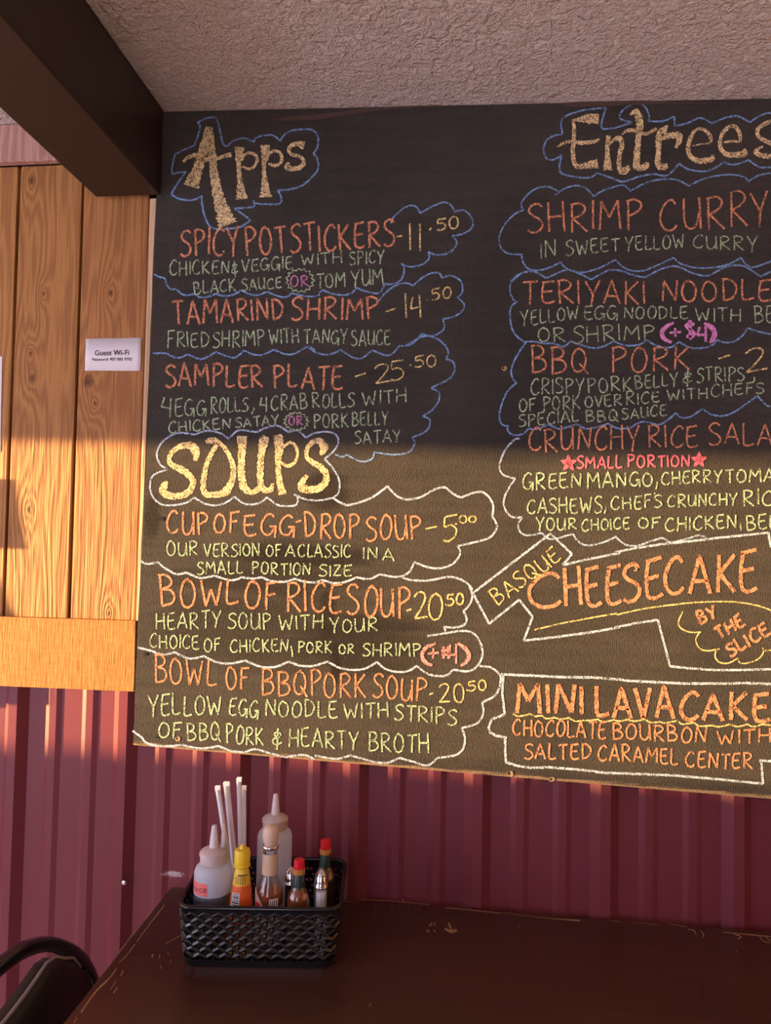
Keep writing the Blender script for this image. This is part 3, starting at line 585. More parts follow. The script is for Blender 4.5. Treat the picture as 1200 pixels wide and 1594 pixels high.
text('chalk_description', 'green', 'pale green lettering under the egg drop soup', W, ('.', 'OUR', 259.5, 864.5, 308, 865, 22), ('.', 'VERSION', 317.5, 866, 404.5, 866, 20), ('.', 'OF', 414, 866, 438, 866, 19), ('.', 'A', 444, 866, 459, 866, 19), ('.', 'CLASSIC', 464, 867, 546, 868, 20), ('.', 'IN', 565, 870, 587.5, 870, 18), ('.', 'A', 596, 872, 614, 873, 18),
     ('.', 'SMALL', 307, 893.5, 377, 893, 20), ('.', 'PORTION', 392, 893, 483, 896, 19), ('.', 'SIZE', 496, 897.5, 547.5, 897, 17))
text('chalk_description', 'green', 'pale green lettering under the rice soup', W, ('.', 'HEARTY', 242.6, 980, 343, 977, 26), ('.', 'SOUP', 355, 979, 421.5, 979, 25), ('.', 'WITH', 433.5, 981, 502.5, 979, 22), ('.', 'YOUR', 514, 985, 587.5, 982, 22, 20),
     ('.', 'CHOICE', 233, 1008, 310, 1010, 21), ('.', 'OF', 317.5, 1014, 344, 1013, 20), ('.', 'CHICKEN', 358.6, 1016, 448, 1014, 20), ('.', 'PORK', 464, 1016, 516, 1017, 18), ('.', 'OR', 527.5, 1017.5, 551, 1017, 15), ('.', 'SHRIMP', 564, 1021, 655, 1023, 20), extra=arcsf('J', 2.6, '1005,520 1012,555 1015,590'))
text('chalk_description', 'green', 'pale green lettering under the pork noodle soup', 2.9, ('.', 'YELLOW', 231, 1114, 345, 1113, 34, 28), ('.', 'EGG', 356, 1114, 401, 1117, 27), ('.', 'NOODLE', 412.5, 1115, 525, 1116.5, 26), ('.', 'WITH', 535, 1119, 605, 1116, 24), ('.', 'STRIPS', 613, 1120, 709.5, 1129, 24),
     ('.', 'OF', 246, 1149, 282.5, 1149, 25), ('.', 'BBQ', 291, 1152, 342, 1153, 27), ('.', 'PORK', 352.5, 1157, 410, 1160, 28), ('.', '&', 424, 1160, 439, 1161, 28), ('.', 'HEARTY', 450, 1162, 557, 1167, 28), ('.', 'BROTH', 573, 1169, 668, 1172, 29))
W = 2.5
text('chalk_description', 'green', 'pale green lettering under the shrimp curry', W, ('.', 'IN', 841, 403, 866, 400, 25), ('.', 'SWEET', 881, 398, 964, 390, 24, 20), ('.', 'YELLOW', 973, 391, 1066, 385, 22), ('.', 'CURRY', 1078, 386, 1178, 391, 20, 23))
text('chalk_description', 'green', 'pale green lettering under the teriyaki noodle', W, ('.', 'YELLOW', 811, 507, 900, 497, 24, 20), ('.', 'EGG', 908.5, 497, 960.5, 498, 21), ('.', 'NOODLE', 971, 496, 1070, 496, 19), ('.', 'WITH', 1083, 500, 1153, 501, 21), ('.', 'BEEF', 1174, 504, 1238, 502, 26),
     ('.', 'OR', 837, 532, 880, 531, 21), ('.', 'SHRIMP', 891, 534, 1018, 528, 26, 23))
text('chalk_description', 'green', 'pale green lettering under the pork dish', W, ('.', 'CRISPY', 826, 614, 908, 612, 24), ('.', 'PORK', 915, 612, 983.5, 608, 23), ('.', 'BELLY', 988, 605, 1055, 600, 20), ('.', '&', 1063, 598, 1078, 597, 22), ('.', 'STRIPS', 1084, 596, 1158, 592, 24, 20),
     ('.', 'OF', 807.6, 642, 834, 640, 20), ('.', 'PORK', 845, 640, 903, 636, 22), ('.', 'OVER', 910, 635, 968, 631, 18), ('.', 'RICE', 974, 631, 1026, 626, 20, 16), ('.', 'WITH', 1039, 624, 1101, 620, 17), ('.', 'CHEFS', 1106.5, 618, 1189, 612, 20, 17),
     ('.', 'SPECIAL', 807, 665, 901, 656, 19), ('.', 'BBQ', 912, 656.5, 961, 656, 18), ('.', 'SAUCE', 968, 653, 1037, 647, 17), extra=arcsf('T', 2.4, '1060,310 1056,350'))
text('chalk_description', 'green', 'pale green lettering under the rice salad', 2.9, ('.', 'GREEN', 814, 763, 904, 758, 27, 22), ('.', 'MANGO', 914, 761, 1016, 756, 25, 20), ('.', 'CHERRY', 1030, 755, 1123, 750, 20), ('.', 'TOMATO', 1128.5, 752, 1242, 749, 21),
     ('.', 'CASHEWS', 820, 799, 937, 798, 22, 25), ('.', 'CHEFS', 951, 793, 1030, 790, 20), ('.', 'CRUNCHY', 1039, 789, 1147, 786.5, 19), ('.', 'RICE', 1157, 786.5, 1222, 786, 24),
     ('.', 'YOUR', 834, 826, 897, 824, 20, 17), ('.', 'CHOICE', 905, 827, 980, 823, 18), ('.', 'OF', 993, 823, 1028, 822, 16), ('.', 'CHICKEN', 1036, 827, 1147, 822, 21), ('.', 'BEEF', 1161.5, 825, 1228, 823, 22),
     extra=lambda i: (i.arcs('V', '235,545 230,580 220,610; 212,635 210,655; 942,900 944,960', 2.6), i.arcs('U', '945,760 940,790 930,815', 2.6)))
text('chalk_description', 'salmon', 'salmon lettering under the lava cake', 3.3, ('.', 'CHOCOLATE', 798, 1145, 943, 1149, 26), ('.', 'BOURBON', 953, 1150, 1098, 1157, 24), ('.', 'WITH', 1117.5, 1158, 1200, 1156, 21), ('.', 'SALTED', 816, 1182, 920, 1182, 24), ('.', 'CARAMEL', 931, 1183, 1055, 1190, 25), ('.', 'CENTER', 1067, 1193, 1171, 1198, 24))
text('chalk_description', 'yellow', 'slanted yellow chalk reading BASQUE', 2.8, ('W', 'BASQUE', 215, 590, 690, 245, 120))
# --- accents
def star(ink, cx, cy, r, w):
    p = [(cx + r*math.sin(4*math.pi*i/5), cy - r*math.cos(4*math.pi*i/5)) for i in range(6)]
    ink.stroke(p, w, False); ink.stroke([(cx + .45*r*math.sin(4*math.pi*i/5), cy - .45*r*math.cos(4*math.pi*i/5)) for i in range(6)], w, False)
ink = Ink(); word(ink, '.', 'SMALL', 898, 729, 968, 729, 19, 3.2); word(ink, '.', 'PORTION', 977, 727, 1073, 726, 18, 3.2)
star(ink, 885, 721, 12.5, 3.2); star(ink, 1088, 716, 12, 3.2); ink.build('chalk_accent', M['rose'], 'rose chalk reading SMALL PORTION between two stars')
text('chalk_accent', 'lilac', 'purple chalk word OR inside the upper burst', 2.6, ('.', 'OR', 452, 447, 480, 446, 17))
text('chalk_accent', 'lilac', 'purple chalk word OR inside the lower burst', 2.8, ('.', 'OR', 449.5, 662, 471, 661, 15))
ink = Ink()
ink.fat('R', [(375,503,16),(300,545,36),(275,600,38),(300,645,32),(357,670,24)]); ink.fat('R', [(632,508,20),(690,540,42),(720,590,46),(710,640,42),(678,674,18)])
word(ink, 'R', '+', 338, 645, 435, 640, 110, 4.0); word(ink, 'R', '$', 475, 640, 560, 640, 140, 6.0); word(ink, 'R', '4', 578, 665, 658, 660, 135, 4.6)
ink.build('chalk_accent', M['pink'], 'pink chalk surcharge of 4 dollars beside the word SHRIMP')
ink = Ink()
ink.fat('K', [(752,485,14),(690,515,24),(668,560,24),(690,605,24),(732,622,14)]); ink.fat('K', [(890,485,14),(940,520,26),(960,560,26),(945,600,22),(908,625,14)])
word(ink, 'K', '+', 700, 600, 770, 596, 90, 3.6); word(ink, 'K', '#', 790, 592, 850, 590, 100, 4.6); word(ink, 'K', '4', 832, 612, 888, 610, 125, 3.6)
ink.build('chalk_accent', M['coral'], 'coral chalk surcharge beside the rice soup')
# --- nail holes, knots and the torn strip of veneer
def spot(cx, cy, rx, ry, mat, name, dy=-.0012, n=12, rough=.25):
    m = MB(); ring = []
    for i in range(n):
        a = 2*math.pi*i/n; k = 1 + random.uniform(-rough, rough); ring.append(PY(cx + rx*k*math.cos(a), cy + ry*k*math.sin(a), dy))
    m.add(ring, [tuple(range(n))]); rel(m.build(name, mat, board), board)
spot(250, 808, 6, 3.5, M['hole'], 'knot_hole'); spot(226, 1018, 3, 3, M['hole'], 'nail_hole'); spot(244, 1147, 2.4, 2.4, M['hole'], 'nail_hole')
for x, y, r in ((276, 1150, 4), (793, 1204, 5), (858, 1213, 4.5), (784, 573, 4.2), (988, 886, 3)):
    spot(x + 1, y + .5, r, r*.9, M['bare'], 'bare_spot', -.0011); spot(x - r*.15, y, r*.45, r*.5, M['hole'], 'nail_hole', -.0013)
for top, bot in (([(424,186),(450,181),(490,178),(530,174),(570,168),(620,165.5),(690,164)], [(424,187),(455,188),(495,186),(535,180),(575,174),(620,168.5),(690,166)]), ([(880,160),(930,156),(990,156),(1060,159),(1130,160)], [(880,166),(930,166),(990,163),(1060,162),(1130,161)])):
    m = MB(); vs = [PY(*p, -.0011) for p in top] + [PY(*p, -.0011) for p in bot]; k = len(top)
    m.add(vs, [(i, k+i, k+i+1, i+1) for i in range(k-1)])
    rel(m.build('torn_veneer', M['veneer'], board), board)

# ------------------------------------------------------------------ paper notices on the planks
def font_mesh(txt, size, mat, name, parent, loc):
    cu = bpy.data.curves.new(name, 'FONT'); cu.body = txt; cu.size = size; cu.align_x = 'CENTER'; cu.offset = size * .012
    to = bpy.data.objects.new(name, cu); COL.objects.link(to); bpy.context.view_layer.update()
    me = bpy.data.meshes.new_from_object(to.evaluated_get(bpy.context.evaluated_depsgraph_get()))
    bpy.data.objects.remove(to)
    o = bpy.data.objects.new(name, me); COL.objects.link(o); me.materials.clear(); me.materials.append(mat); o.parent = parent
    o.location = loc; o.rotation_euler = (math.radians(90), 0, 0); return o
ys = YP - .0012
A4 = [PY(*p, ys) for p in ((132, 577), (219, 577.5), (220.5, 526), (134, 527.5))]
ctr = sum(A4, Vector()) / 4
root = empty('paper_sign', ctr)
tag(root, 'small white printed guest internet sign stapled to the cedar plank beside the chalkboard', 'sign')
n = 12; vs = []
for j in range(2):
    for i in range(n + 1):
        t = i / n; p = (A4[0].lerp(A4[1], t) if j == 0 else A4[3].lerp(A4[2], t)) - ctr
        p.y -= .0008 * math.sin(t * 5.2) ** 2; vs.append(p)
pap = link('paper', vs, [(i, i+1, n+2+i, n+1+i) for i in range(n)], M['white'], root, True)
md = pap.modifiers.new('t', 'SOLIDIFY'); md.thickness = .0003; md.offset = 1
s = (A4[1].x - A4[0].x)
font_mesh('Guest Wi-Fi', .0145, M['ink'], 'printed_title', root, (-.002, -.0016, -.0015))
font_mesh('Password: 907 882 9702', .0084, M['ink'], 'printed_line', root, (-.001, -.0016, -.0125))
for x in (-.038, .037):
    m = MB(); m.box(x - .005, x + .005, -.0018, -.0010, .0228, .0234); m.build('staple', M['screw'], root)
c0, c1, c2, c3 = [PY(*p, ys) for p in ((-70, 707), (0.3, 703), (3.2, 555), (-70, 553))]
m = MB(); m.prism([c0, c1, c2, c3], (0, .0004, 0))
tag(m.build('paper_notice', M['white']), 'white paper notice cut off by the left edge of the picture', 'notice')

# ------------------------------------------------------------------ table
ZT = .76
tb = empty('dining_table', PZ(700, 1560, 0)); TB = Vector(tb.location)
tag(tb, 'worn dark brown wooden table pushed against the maroon steel wall', 'table')
p0, p1 = PZ(268, 1378, ZT), PZ(1200, 1452, ZT)
xl = p0.x; xlf = PZ(100, 1590, ZT); xlf = p0.x + (xlf.x - p0.x) * (p0.y + .86) / (p0.y - xlf.y); yb0 = min(p0.y, p1.y) + .003
m = MB(); m.prism([(xlf, -.86, ZT - .034), (.92, -.86, ZT - .034), (.92, yb0 - .001, ZT - .034), (xl, yb0 + .004, ZT - .034)], (0, 0, .034))
rel(m.build('table_top', M['table'], tb, bevel=.0025), tb)
m = MB(); m.box(xl + .10, .84, -.78, -.07, ZT - .105, ZT - .0345); rel(m.build('apron', M['table'], tb, bevel=.002), tb)
for x in (xl + .13, .81):
    for y in (-.75, -.10):
        m = MB(); m.box(x - .03, x + .03, y - .03, y + .03, 0, ZT - .106); rel(m.build('leg', M['table'], tb, bevel=.003), tb)
ink = Ink(); onT = lambda x, y: PZ(x, y, ZT + .0003)
def scr_(t, wd, s=4.0, ox=0, oy=1350):
    for seg in t.split(';'):
        pts = [tuple(map(float, q.split(','))) for q in seg.split()]
        ink.stroke([(ox + a/s, oy + b/s, wd * random.uniform(.6, 1.2)) for a, b in pts], None, True, onT)
scr_('1025,235 950,330 882,420 850,465; 840,480 790,545 740,595', 1.3); scr_('725,630 690,680 650,720 600,770 540,850 505,905', 2.4); scr_('480,935 460,970', 1.6)
scr_('948,270 905,325; 840,395 800,450 770,490 735,535; 660,630 625,670', 1.0)
scr_('768,645 750,675', 1.6); scr_('725,705 685,765', 1.2); scr_('730,750 705,785', 1.8); scr_('1130,420 1080,450 1030,475', 1.0); scr_('955,540 945,560', 2.0); scr_('995,545 992,570; 995,610 1008,632; 1045,530 1050,545; 1065,575 1058,595', 1.2)
E1 = lambda t, wd: scr_(t, wd, 1.714, 500, 1380)
E1('52,39 100,42; 108,34 200,40 290,48', .9); E1('330,56 430,66 480,72', 1.2); E1('490,70 560,80 660,90 690,92', 1.0); E1('545,78 620,86 690,90', 1.4)
E1('770,90 800,94; 830,95 900,102; 930,100 975,108', .9); E1('978,114 995,118 1000,130', 1.8); E1('1012,118 1020,128 1018,136', 1.6); E1('1070,122 1140,128 1200,134', 1.2); E1('1100,126 1120,134 1112,140', 2.4); E1('1168,130 1180,146 1196,150; 1185,134 1198,146', 1.4)
E1('340,97 346,112 352,124', 3.0); E1('330,112 346,120 362,116', 4.2); E1('296,98 288,106; 302,96 303,104; 280,116 288,120; 300,116 304,120', 2.4); E1('216,33 221,44', 1.2); E1('526,105 529,109; 486,195 489,198; 876,168 878,171; 1107,172 1110,176; 134,310 128,320', 1.6)
E1('142,50 146,72; 188,52 190,64; 232,54 234,66; 262,56 264,64; 600,100 596,92', .6)
rel(ink.mb.build('worn_scratches', M['bare'], tb), tb)['label'] = 'pale bare wood scratches along the table edges'

# ------------------------------------------------------------------ black basket
BRZ = math.radians(6.9); BC = Vector((-.325, -.146, ZT))
bk = empty('basket', BC, BRZ)
tag(bk, 'black woven-look plastic basket of condiments on the table', 'basket')
def rrect(hw, hd, r, n=5):
    pts = []
    for cx_, cy_, a0 in ((hw-r, hd-r, 0), (-hw+r, hd-r, 90), (-hw+r, -hd+r, 180), (hw-r, -hd+r, 270)):
        for i in range(n + 1):
            a = math.radians(a0 + 90*i/n); pts.append((cx_ + r*math.cos(a), cy_ + r*math.sin(a)))
    return pts
HB, HT = .004, .0935
def wall_loop(z, grow=0):
    t = z / HT; return rrect(.1165 + .0085*t + grow, .0815 + .0085*t + grow, .022)
def arclen(loop):
    L = [0]
    for i in range(len(loop)): a, b = loop[i], loop[(i+1) % len(loop)]; L.append(L[-1] + math.hypot(b[0]-a[0], b[1]-a[1]))
    return L
def at(loop, L, s):
    s = (s % 1.0) * L[-1]
    for i in range(len(loop)):
        if s <= L[i+1]:
            a, b = loop[i], loop[(i+1) % len(loop)]; t = (s - L[i]) / max(1e-9, L[i+1]-L[i])
            x, y = a[0] + (b[0]-a[0])*t, a[1] + (b[1]-a[1])*t; tx, ty = b[0]-a[0], b[1]-a[1]; l = math.hypot(tx, ty)
            return x, y, ty/l, -tx/l
    return at(loop, L, 0)
LP = {}
def bp(s, z, off=0):
    k = round(z, 5)
    if k not in LP: lp = wall_loop(z); LP[k] = (lp, arclen(lp))
    x, y, nx, ny = at(*LP[k], s); return Vector((x + nx*off, y + ny*off, z))
def slat(m, a, b, hw, o0, o1, steps=1):       # flat strip from (s,z) a to b standing o0..o1 proud of the wall
    for i in range(steps):
        s0, z0 = a[0] + (b[0]-a[0])*i/steps, a[1] + (b[1]-a[1])*i/steps; s1, z1 = a[0] + (b[0]-a[0])*(i+1)/steps, a[1] + (b[1]-a[1])*(i+1)/steps
        q = [(s0, z0 - hw), (s1, z1 - hw), (s1, z1 + hw), (s0, z0 + hw)]
        om = o0 + (o1 - o0) * .35
        vs = [bp(s, z, o0) for s, z in q] + [bp(s, z, om) for s, z in q] + [bp(s0, z0, o1), bp(s1, z1, o1)]
        m.add(vs, [(3,2,1,0), (0,1,5,4), (1,2,6,9,5), (2,3,7,6), (3,0,4,8,7), (4,5,9,8), (8,9,6,7)])
NV, NR = 38, 8; m = MB(); rp = (HT - .012 - HB - .004) / NR
for r in range(NR):
    zc_ = HB + .009 + rp * (r + .5)
    for i in range(NV):
        o = (i + (.5 if r % 2 else 0)) / NV
        slat(m, (o, zc_ + rp*.30), (o + .5/NV, zc_ - rp*.30), rp*.37, -.0004, .0042)
        slat(m, (o + .5/NV, zc_ - rp*.30), (o + 1/NV, zc_ + rp*.30), rp*.37, -.0006, .0028)
for i in range(NV * 2):
    slat(m, (i/(2*NV) - .0022, HB + .006 + (HT - .018)/2), (i/(2*NV) + .0022, HB + .006 + (HT - .018)/2), (HT - .02)/2, -.0016, -.0002)
m.build('woven_wall', M['black_plastic'], bk)
m = MB(); lo = wall_loop(HT)
m.tube([(x, y, HT - .001) for x, y in lo], .0038, 10, True); 
rim = m.build('rim', M['black_plastic'], bk, True)
for z0, z1, nm in ((0.0005, .011, 'base_band'), (HT - .013, HT - .002, 'rim_band')):
    m = MB(); a, b = wall_loop(z0, .0016), wall_loop(z1, .0016); a2, b2 = wall_loop(z0, -.0006), wall_loop(z1, -.0006); n = len(a)
    vs = [(x, y, z0) for x, y in a] + [(x, y, z1) for x, y in b] + [(x, y, z1) for x, y in b2] + [(x, y, z0) for x, y in a2]
    m.add(vs, [(k_*n + i, k_*n + (i+1) % n, ((k_+1) % 4)*n + (i+1) % n, ((k_+1) % 4)*n + i) for k_ in range(4) for i in range(n)])
    m.build(nm, M['black_plastic'], bk)
a = wall_loop(.0005, -.001); n = len(a); m = MB()
m.add([(x, y, .0006) for x, y in a] + [(x, y, .003) for x, y in a], [tuple(range(n-1, -1, -1)), tuple(range(n, 2*n))] + [(i, (i+1) % n, n + (i+1) % n, n+i) for i in range(n)])
m.build('base', M['black_plastic'], bk)
def inb(u, v):                                  # a spot on the basket floor
    c, s_ = math.cos(BRZ), math.sin(BRZ); return Vector((BC.x + u*c - v*s_, BC.y + u*s_ + v*c, ZT + .0032))
FACE = math.atan2(-1.37 + .2, .33)              # towards the room, for labels
def patch(name, rad, a0, a1, z0, z1, mat, parent, off=.0004, n=14, nz=6):
    vs = []
    for j in range(nz + 1):
        z = z0 + (z1 - z0)*j/nz
        for i in range(n + 1):
            a = a0 + (a1 - a0)*i/n; r = rad(z) + off; vs.append((r*math.cos(a), r*math.sin(a), z))
    w_ = n + 1
    o = link(name, vs, [(j*w_+i, j*w_+i+1, (j+1)*w_+i+1, (j+1)*w_+i) for j in range(nz) for i in range(n)], mat, parent, True)
    return o
def radfn(prof):
    def f(z):
        for (r0, z0), (r1, z1) in zip(prof, prof[1:]):
            if z0 <= z <= z1 and z1 > z0: return r0 + (r1-r0)*(z-z0)/(z1-z0)
        return prof[-1][0]
    return f
def milky(name, col, clear):
    t = NT(name); d = t.n('ShaderNodeBsdfTranslucent'); d.inputs[0].default_value = (*col, 1)
    p = t.pbsdf(col, .35, 0, .4); a = t.n('ShaderNodeMixShader'); a.inputs[0].default_value = .35; t.L(p, a.inputs[1]); t.L(d.outputs[0], a.inputs[2])
    tr = t.n('ShaderNodeBsdfTransparent'); b = t.n('ShaderNodeMixShader'); b.inputs[0].default_value = clear
    t.L(a.outputs[0], b.inputs[1]); t.L(tr.outputs[0], b.inputs[2]); return t.fin(b.outputs[0])
def glassy(name, tint, gloss=.12):
    t = NT(name); tr = t.n('ShaderNodeBsdfTransparent'); tr.inputs[0].default_value = (*tint, 1)
    gl = t.n('ShaderNodeBsdfGlossy'); gl.inputs['Roughness'].default_value = .04
    lw = t.n('ShaderNodeLayerWeight'); lw.inputs[0].default_value = .35
    f = t.math('MULTIPLY_ADD', lw.outputs[1], .55, gloss * .4); mx = t.n('ShaderNodeMixShader')
    t.L(f, mx.inputs[0]); t.L(tr.outputs[0], mx.inputs[1]); t.L(gl.outputs[0], mx.inputs[2]); return t.fin(mx.outputs[0])
M['squeeze'] = milky('milky_squeeze_plastic', (.86, .90, 1.0), .22); M['squeeze_full'] = milky('wetted_squeeze_plastic', (.70, .80, 1.0), .74); M['cap_plastic'] = plain('stained_white_plastic', (.60, .50, .48), .5, var=.25, scale=90)
M['nozzle'] = plain('white_nozzle_plastic', (.74, .68, .68), .45); M['soy'] = plain('dark_sauce', (.012, .012, .016), .2)
M['clearsauce'] = plain('pale_sauce', (.55, .60, .75), .4)
M['tape'] = plain('coral_tape', (.85, .20, .18), .6, var=.05); M['straw'] = plain('paper_straw_wrapper', (.80, .80, .84), .75, var=.04)
M['ycap'] = plain('yellow_plastic', (.90, .62, .02), .35, var=.05); M['ylabel'] = plain('yellow_label', (.88, .60, .05), .4, var=.08); M['orange'] = plain('orange_red_label', (.75, .12, .02), .4, var=.15)
M['glass'] = glassy('clear_glass', (.96, .96, .96)); M['hot'] = plain('brown_red_sauce', (.26, .065, .02), .3, var=.2); M['oil'] = plain('amber_brown_sauce', (.30, .075, .028), .25, var=.15)
M['darkhot'] = plain('dark_brown_sauce', (.085, .035, .012), .3, var=.2)
M['woodcap'] = plain('pale_wooden_cap', (.70, .52, .36), .5, var=.06); M['cream'] = plain('cream_label', (.66, .48, .32), .6, var=.08); M['kraft'] = plain('tan_label', (.62, .42, .30), .6, var=.1)
M['red'] = plain('red_cap', (.72, .012, .025), .4, var=.05); M['greenfoil'] = plain('dark_green_foil', (.010, .035, .025), .35); M['amberband'] = plain('amber_neck_band', (.55, .22, .05), .4, var=.2)
M['chrome'] = plain('chrome_shaker_top', (.75, .75, .78), .15, metal=1.0, var=.05); M['salt'] = plain('white_salt', (.86, .82, .80), .9); M['pepper'] = plain('black_pepper', (.05, .045, .045), .9, var=.5, scale=700)

def squeeze_bottle(u, v, h_sh, label, liquid, lz, tilt=0):
    r = .0298; top = h_sh
    b = empty('squeeze_bottle', inb(u, v)); tag(b, label, 'bottle', 'clear squeeze bottles in the basket')
    prof = [(.0255, 0), (.0285, .002), (r, .006), (r, top - .013), (.0275, top - .006), (.0225, top - .001), (.0200, top)]
    lathe('bottle_body', [(r, lz)] + prof[3:], M['squeeze'], b, 40)
    lathe('filled_section', prof[:3] + [(r, lz)], M['squeeze_full'], b, 40)
    lathe('sauce', [(.026, .0045), (r - .0018, .008), (r - .0018, lz), (.001, lz + .0002)], liquid, b, 32)
    cp_ = [(.0212, top + .0004), (.0212, top + .012), (.0225, top + .0125), (.0225, top + .0165), (.0195, top + .020), (.011, top + .0225), (.0085, top + .0235), (.0075, top + .024)]
    lathe('screw_cap', cp_, M['cap_plastic'], b, 36)
    z = top + .0242
    lathe('nozzle', [(.0074, z), (.0058, z + .018), (.0040, z + .033), (.0034, z + .034)], M['nozzle'], b, 20)
    return b, top
sqA, tA = squeeze_bottle(-.083, -.036, .136, 'milky squeeze bottle of dark sauce with a coral tape label, front left in the basket', M['soy'], .0915)
m = MB(); m.tube([(.0135, .0065, tA + .0215), (.0135, .0075, tA + .036), (.0128, .0085, tA + .059)], [.0052, .0045, .0026], 14)
m.build('nozzle_cap', M['nozzle'], sqA, True)
zb = .0945
patch('tape_label', lambda z: .0298, FACE - 2.0, FACE - .22, zb, zb + .0195, M['tape'], sqA)
# the handwritten word on the tape
ink = Ink()
def onTape(x, y):
    a = FACE - 1.72 + x / 30.0 * 1.0; r_ = .0298 + .0008; return Vector((r_*math.cos(a), r_*math.sin(a), zb + .0097 + y))
WT = .9
for pts in ([(7,.0045),(4,.0055),(2,.003),(5,.0005),(6,-.003),(3,-.0045),(0,-.003)], [(16,.0018),(13,.0022),(11,-.001),(12,-.0035),(15,-.002),(17,.0018),(17,-.0015),(19,-.0035)], [(21,.002),(21,-.002),(23,-.0035),(26,-.001),(27,.002),(27,-.002),(29,-.0033)], [(36,.0015),(33,.0022),(31,-.001),(33,-.0035),(37,-.002)], [(39,-.0008),(43,.0012),(42,.0028),(39,.001),(40,-.003),(45,-.0018)]):
    q = catmull([(a, b*1000) for a, b in pts], .6); n_ = len(q); vs = []
    for i, p in enumerate(q):
        a, b = q[max(0, i-1)], q[min(n_-1, i+1)]; dx, dy = (b[0]-a[0]), (b[1]-a[1]); L = math.hypot(dx, dy) or 1
        vs += [onTape(p[0] - dy/L*.45, (p[1] + dx/L*.45)/1000), onTape(p[0] + dy/L*.45, (p[1] - dx/L*.45)/1000)]
    ink.mb.add(vs, [(2*i, 2*i+1, 2*i+3, 2*i+2) for i in range(n_-1)])
ink.mb.build('handwriting', M['ink'], sqA)['label'] = 'black handwritten word Sauce'
sqB, tB = squeeze_bottle(.004, .046, .160, 'tall milky squeeze bottle standing at the back, behind the wooden capped bottle', M['clearsauce'], .03)

# paper wrapped straws
strs = [((338, 1221), (367, 1480), 'leftmost of the paper wrapped straws, leaning left', -.002), ((352, 1215), (363, 1480), 'widest paper wrapped straw, second from the left', .012),
        ((372, 1208), (357, 1480), 'tallest paper wrapped straw, third from the left', .024), ((379.5, 1221), (350, 1480), 'rightmost paper wrapped straw, leaning right', .036)]
for i, (a, b, lab, dv) in enumerate(strs):
    yy = inb(-.04, dv).y; top = PY(*a, yy); bx = PY(b[0], 1480, yy).x
    base = Vector((max(bx, inb(-.044, dv).x), yy, ZT + .0078))
    d = (top - base); m = MB(); r_ = .0050 if i == 1 else .0041; L = d.length
    m.tube([(0, 0, 0), tuple(d * .35), tuple(d * .7), tuple(d * .965)], r_, 14)
    st = m.build('paper_straw', M['straw'], None, auto=.9); st.location = base
    tag(st, lab, 'straw', 'paper wrapped straws in the basket')
    # pinched, folded end of the wrapper
    u_ = d.normalized(); e0 = d * .955; m2 = MB(); side = Vector((r_ * 1.15, 0, 0)); th = Vector((0, .0008, 0)); sh = Vector((.0022 if i != 0 else .003, 0, -.0015))
    e1 = d * .985; e2 = d + sh
    vs = [e0 - side*.9 - th*3, e0 + side*.9 - th*3, e0 + side*.9 + th*3, e0 - side*.9 + th*3, e1 - side - th, e1 + side - th, e1 + side + th, e1 - side + th, e2 - side*.9 - th, e2 + side*.7 - th, e2 + side*.7 + th, e2 - side*.9 + th]
    m2.add(vs, [(3,2,1,0),(8,9,10,11)] + [(k+j, k+(j+1) % 4, k+4+(j+1) % 4, k+4+j) for k in (0, 4) for j in range(4)])
    m2.build('wrapper_end', M['straw'], st)

# yellow capped seasoning bottle
yb_ = empty('seasoning_bottle', inb(-.0345, -.0495)); tag(yb_, 'slim yellow capped seasoning bottle with a yellow and orange label at the basket front', 'bottle')
pf = [(.0165, 0), (.0188, .003), (.0190, .060), (.0180, .082), (.0140, .112), (.0120, .128), (.0108, .131), (.0108, .136)]
lathe('bottle_body', pf, M['ylabel'], yb_, 28); rf = radfn(pf)
patch('orange_label', rf, FACE - 1.5, FACE + 1.5, .02, .110, M['orange'], yb_)
patch('barcode_panel', rf, FACE - .95, FACE - .15, .076, .1005, M['white'], yb_, .0008)
for k in range(9):
    a = .0775 + k*.0026; patch('barcode_bar', rf, FACE - .85, FACE - .22, a, a + (.0012 if k % 3 else .0018), M['ink'], yb_, .0012, 8, 1)
for k in range(5):
    patch('small_print', rf, FACE - .75 + .28*k, FACE - .64 + .28*k, .1125, .1245, plain('brown_print', (.35, .20, .02), .6), yb_, .0005, 2, 4)
patch('dark_print_band', rf, FACE - .5, FACE + .75, .1255, .1272, M['ink'], yb_, .0006)
lathe('cap_ring', [(.0128, .1365), (.0135, .1385), (.0122, .1405)], M['ycap'], yb_, 28)
lathe('cap', [(.0122, .1408), (.0126, .158), (.0112, .1625), (.0045, .1635), (.0034, .168), (.0018, .1708)], M['ycap'], yb_, 28)

# wooden capped glass bottle
bb = empty('sauce_bottle', inb(.0095, -.0455)); tag(bb, 'tall glass bottle of amber sauce with a pale wooden ball cap and cream neck label', 'bottle')
pf = [(.0185, 0), (.0218, .003), (.0222, .086), (.0205, .100), (.0150, .115), (.0122, .124), (.0112, .158), (.0118, .160), (.0112, .1635)]
lathe('glass_body', pf, M['glass'], bb, 36); rf = radfn(pf)
lathe('sauce', [(.019, .003), (.0208, .006), (.0208, .086), (.0198, .0975), (.001, .0985)], M['oil'], bb, 30)
patch('neck_label', rf, FACE - 2.6, FACE + 2.6, .1245, .1565, M['cream'], bb, .0006, 24)
m = MB(); vs = []; n = 14
for i in range(n + 1):
    a = FACE - 1.55 + 1.5*i/n; t = i/n; zt_ = .105 - .034*max(0, t*1.25 - .25); r_ = .0226
    vs += [(r_*math.cos(a), r_*math.sin(a), .02), (r_*math.cos(a), r_*math.sin(a), zt_)]
m.add(vs, [(2*i, 2*i+2, 2*i+3, 2*i+1) for i in range(n)]); m.build('body_label', M['kraft'], bb, True)
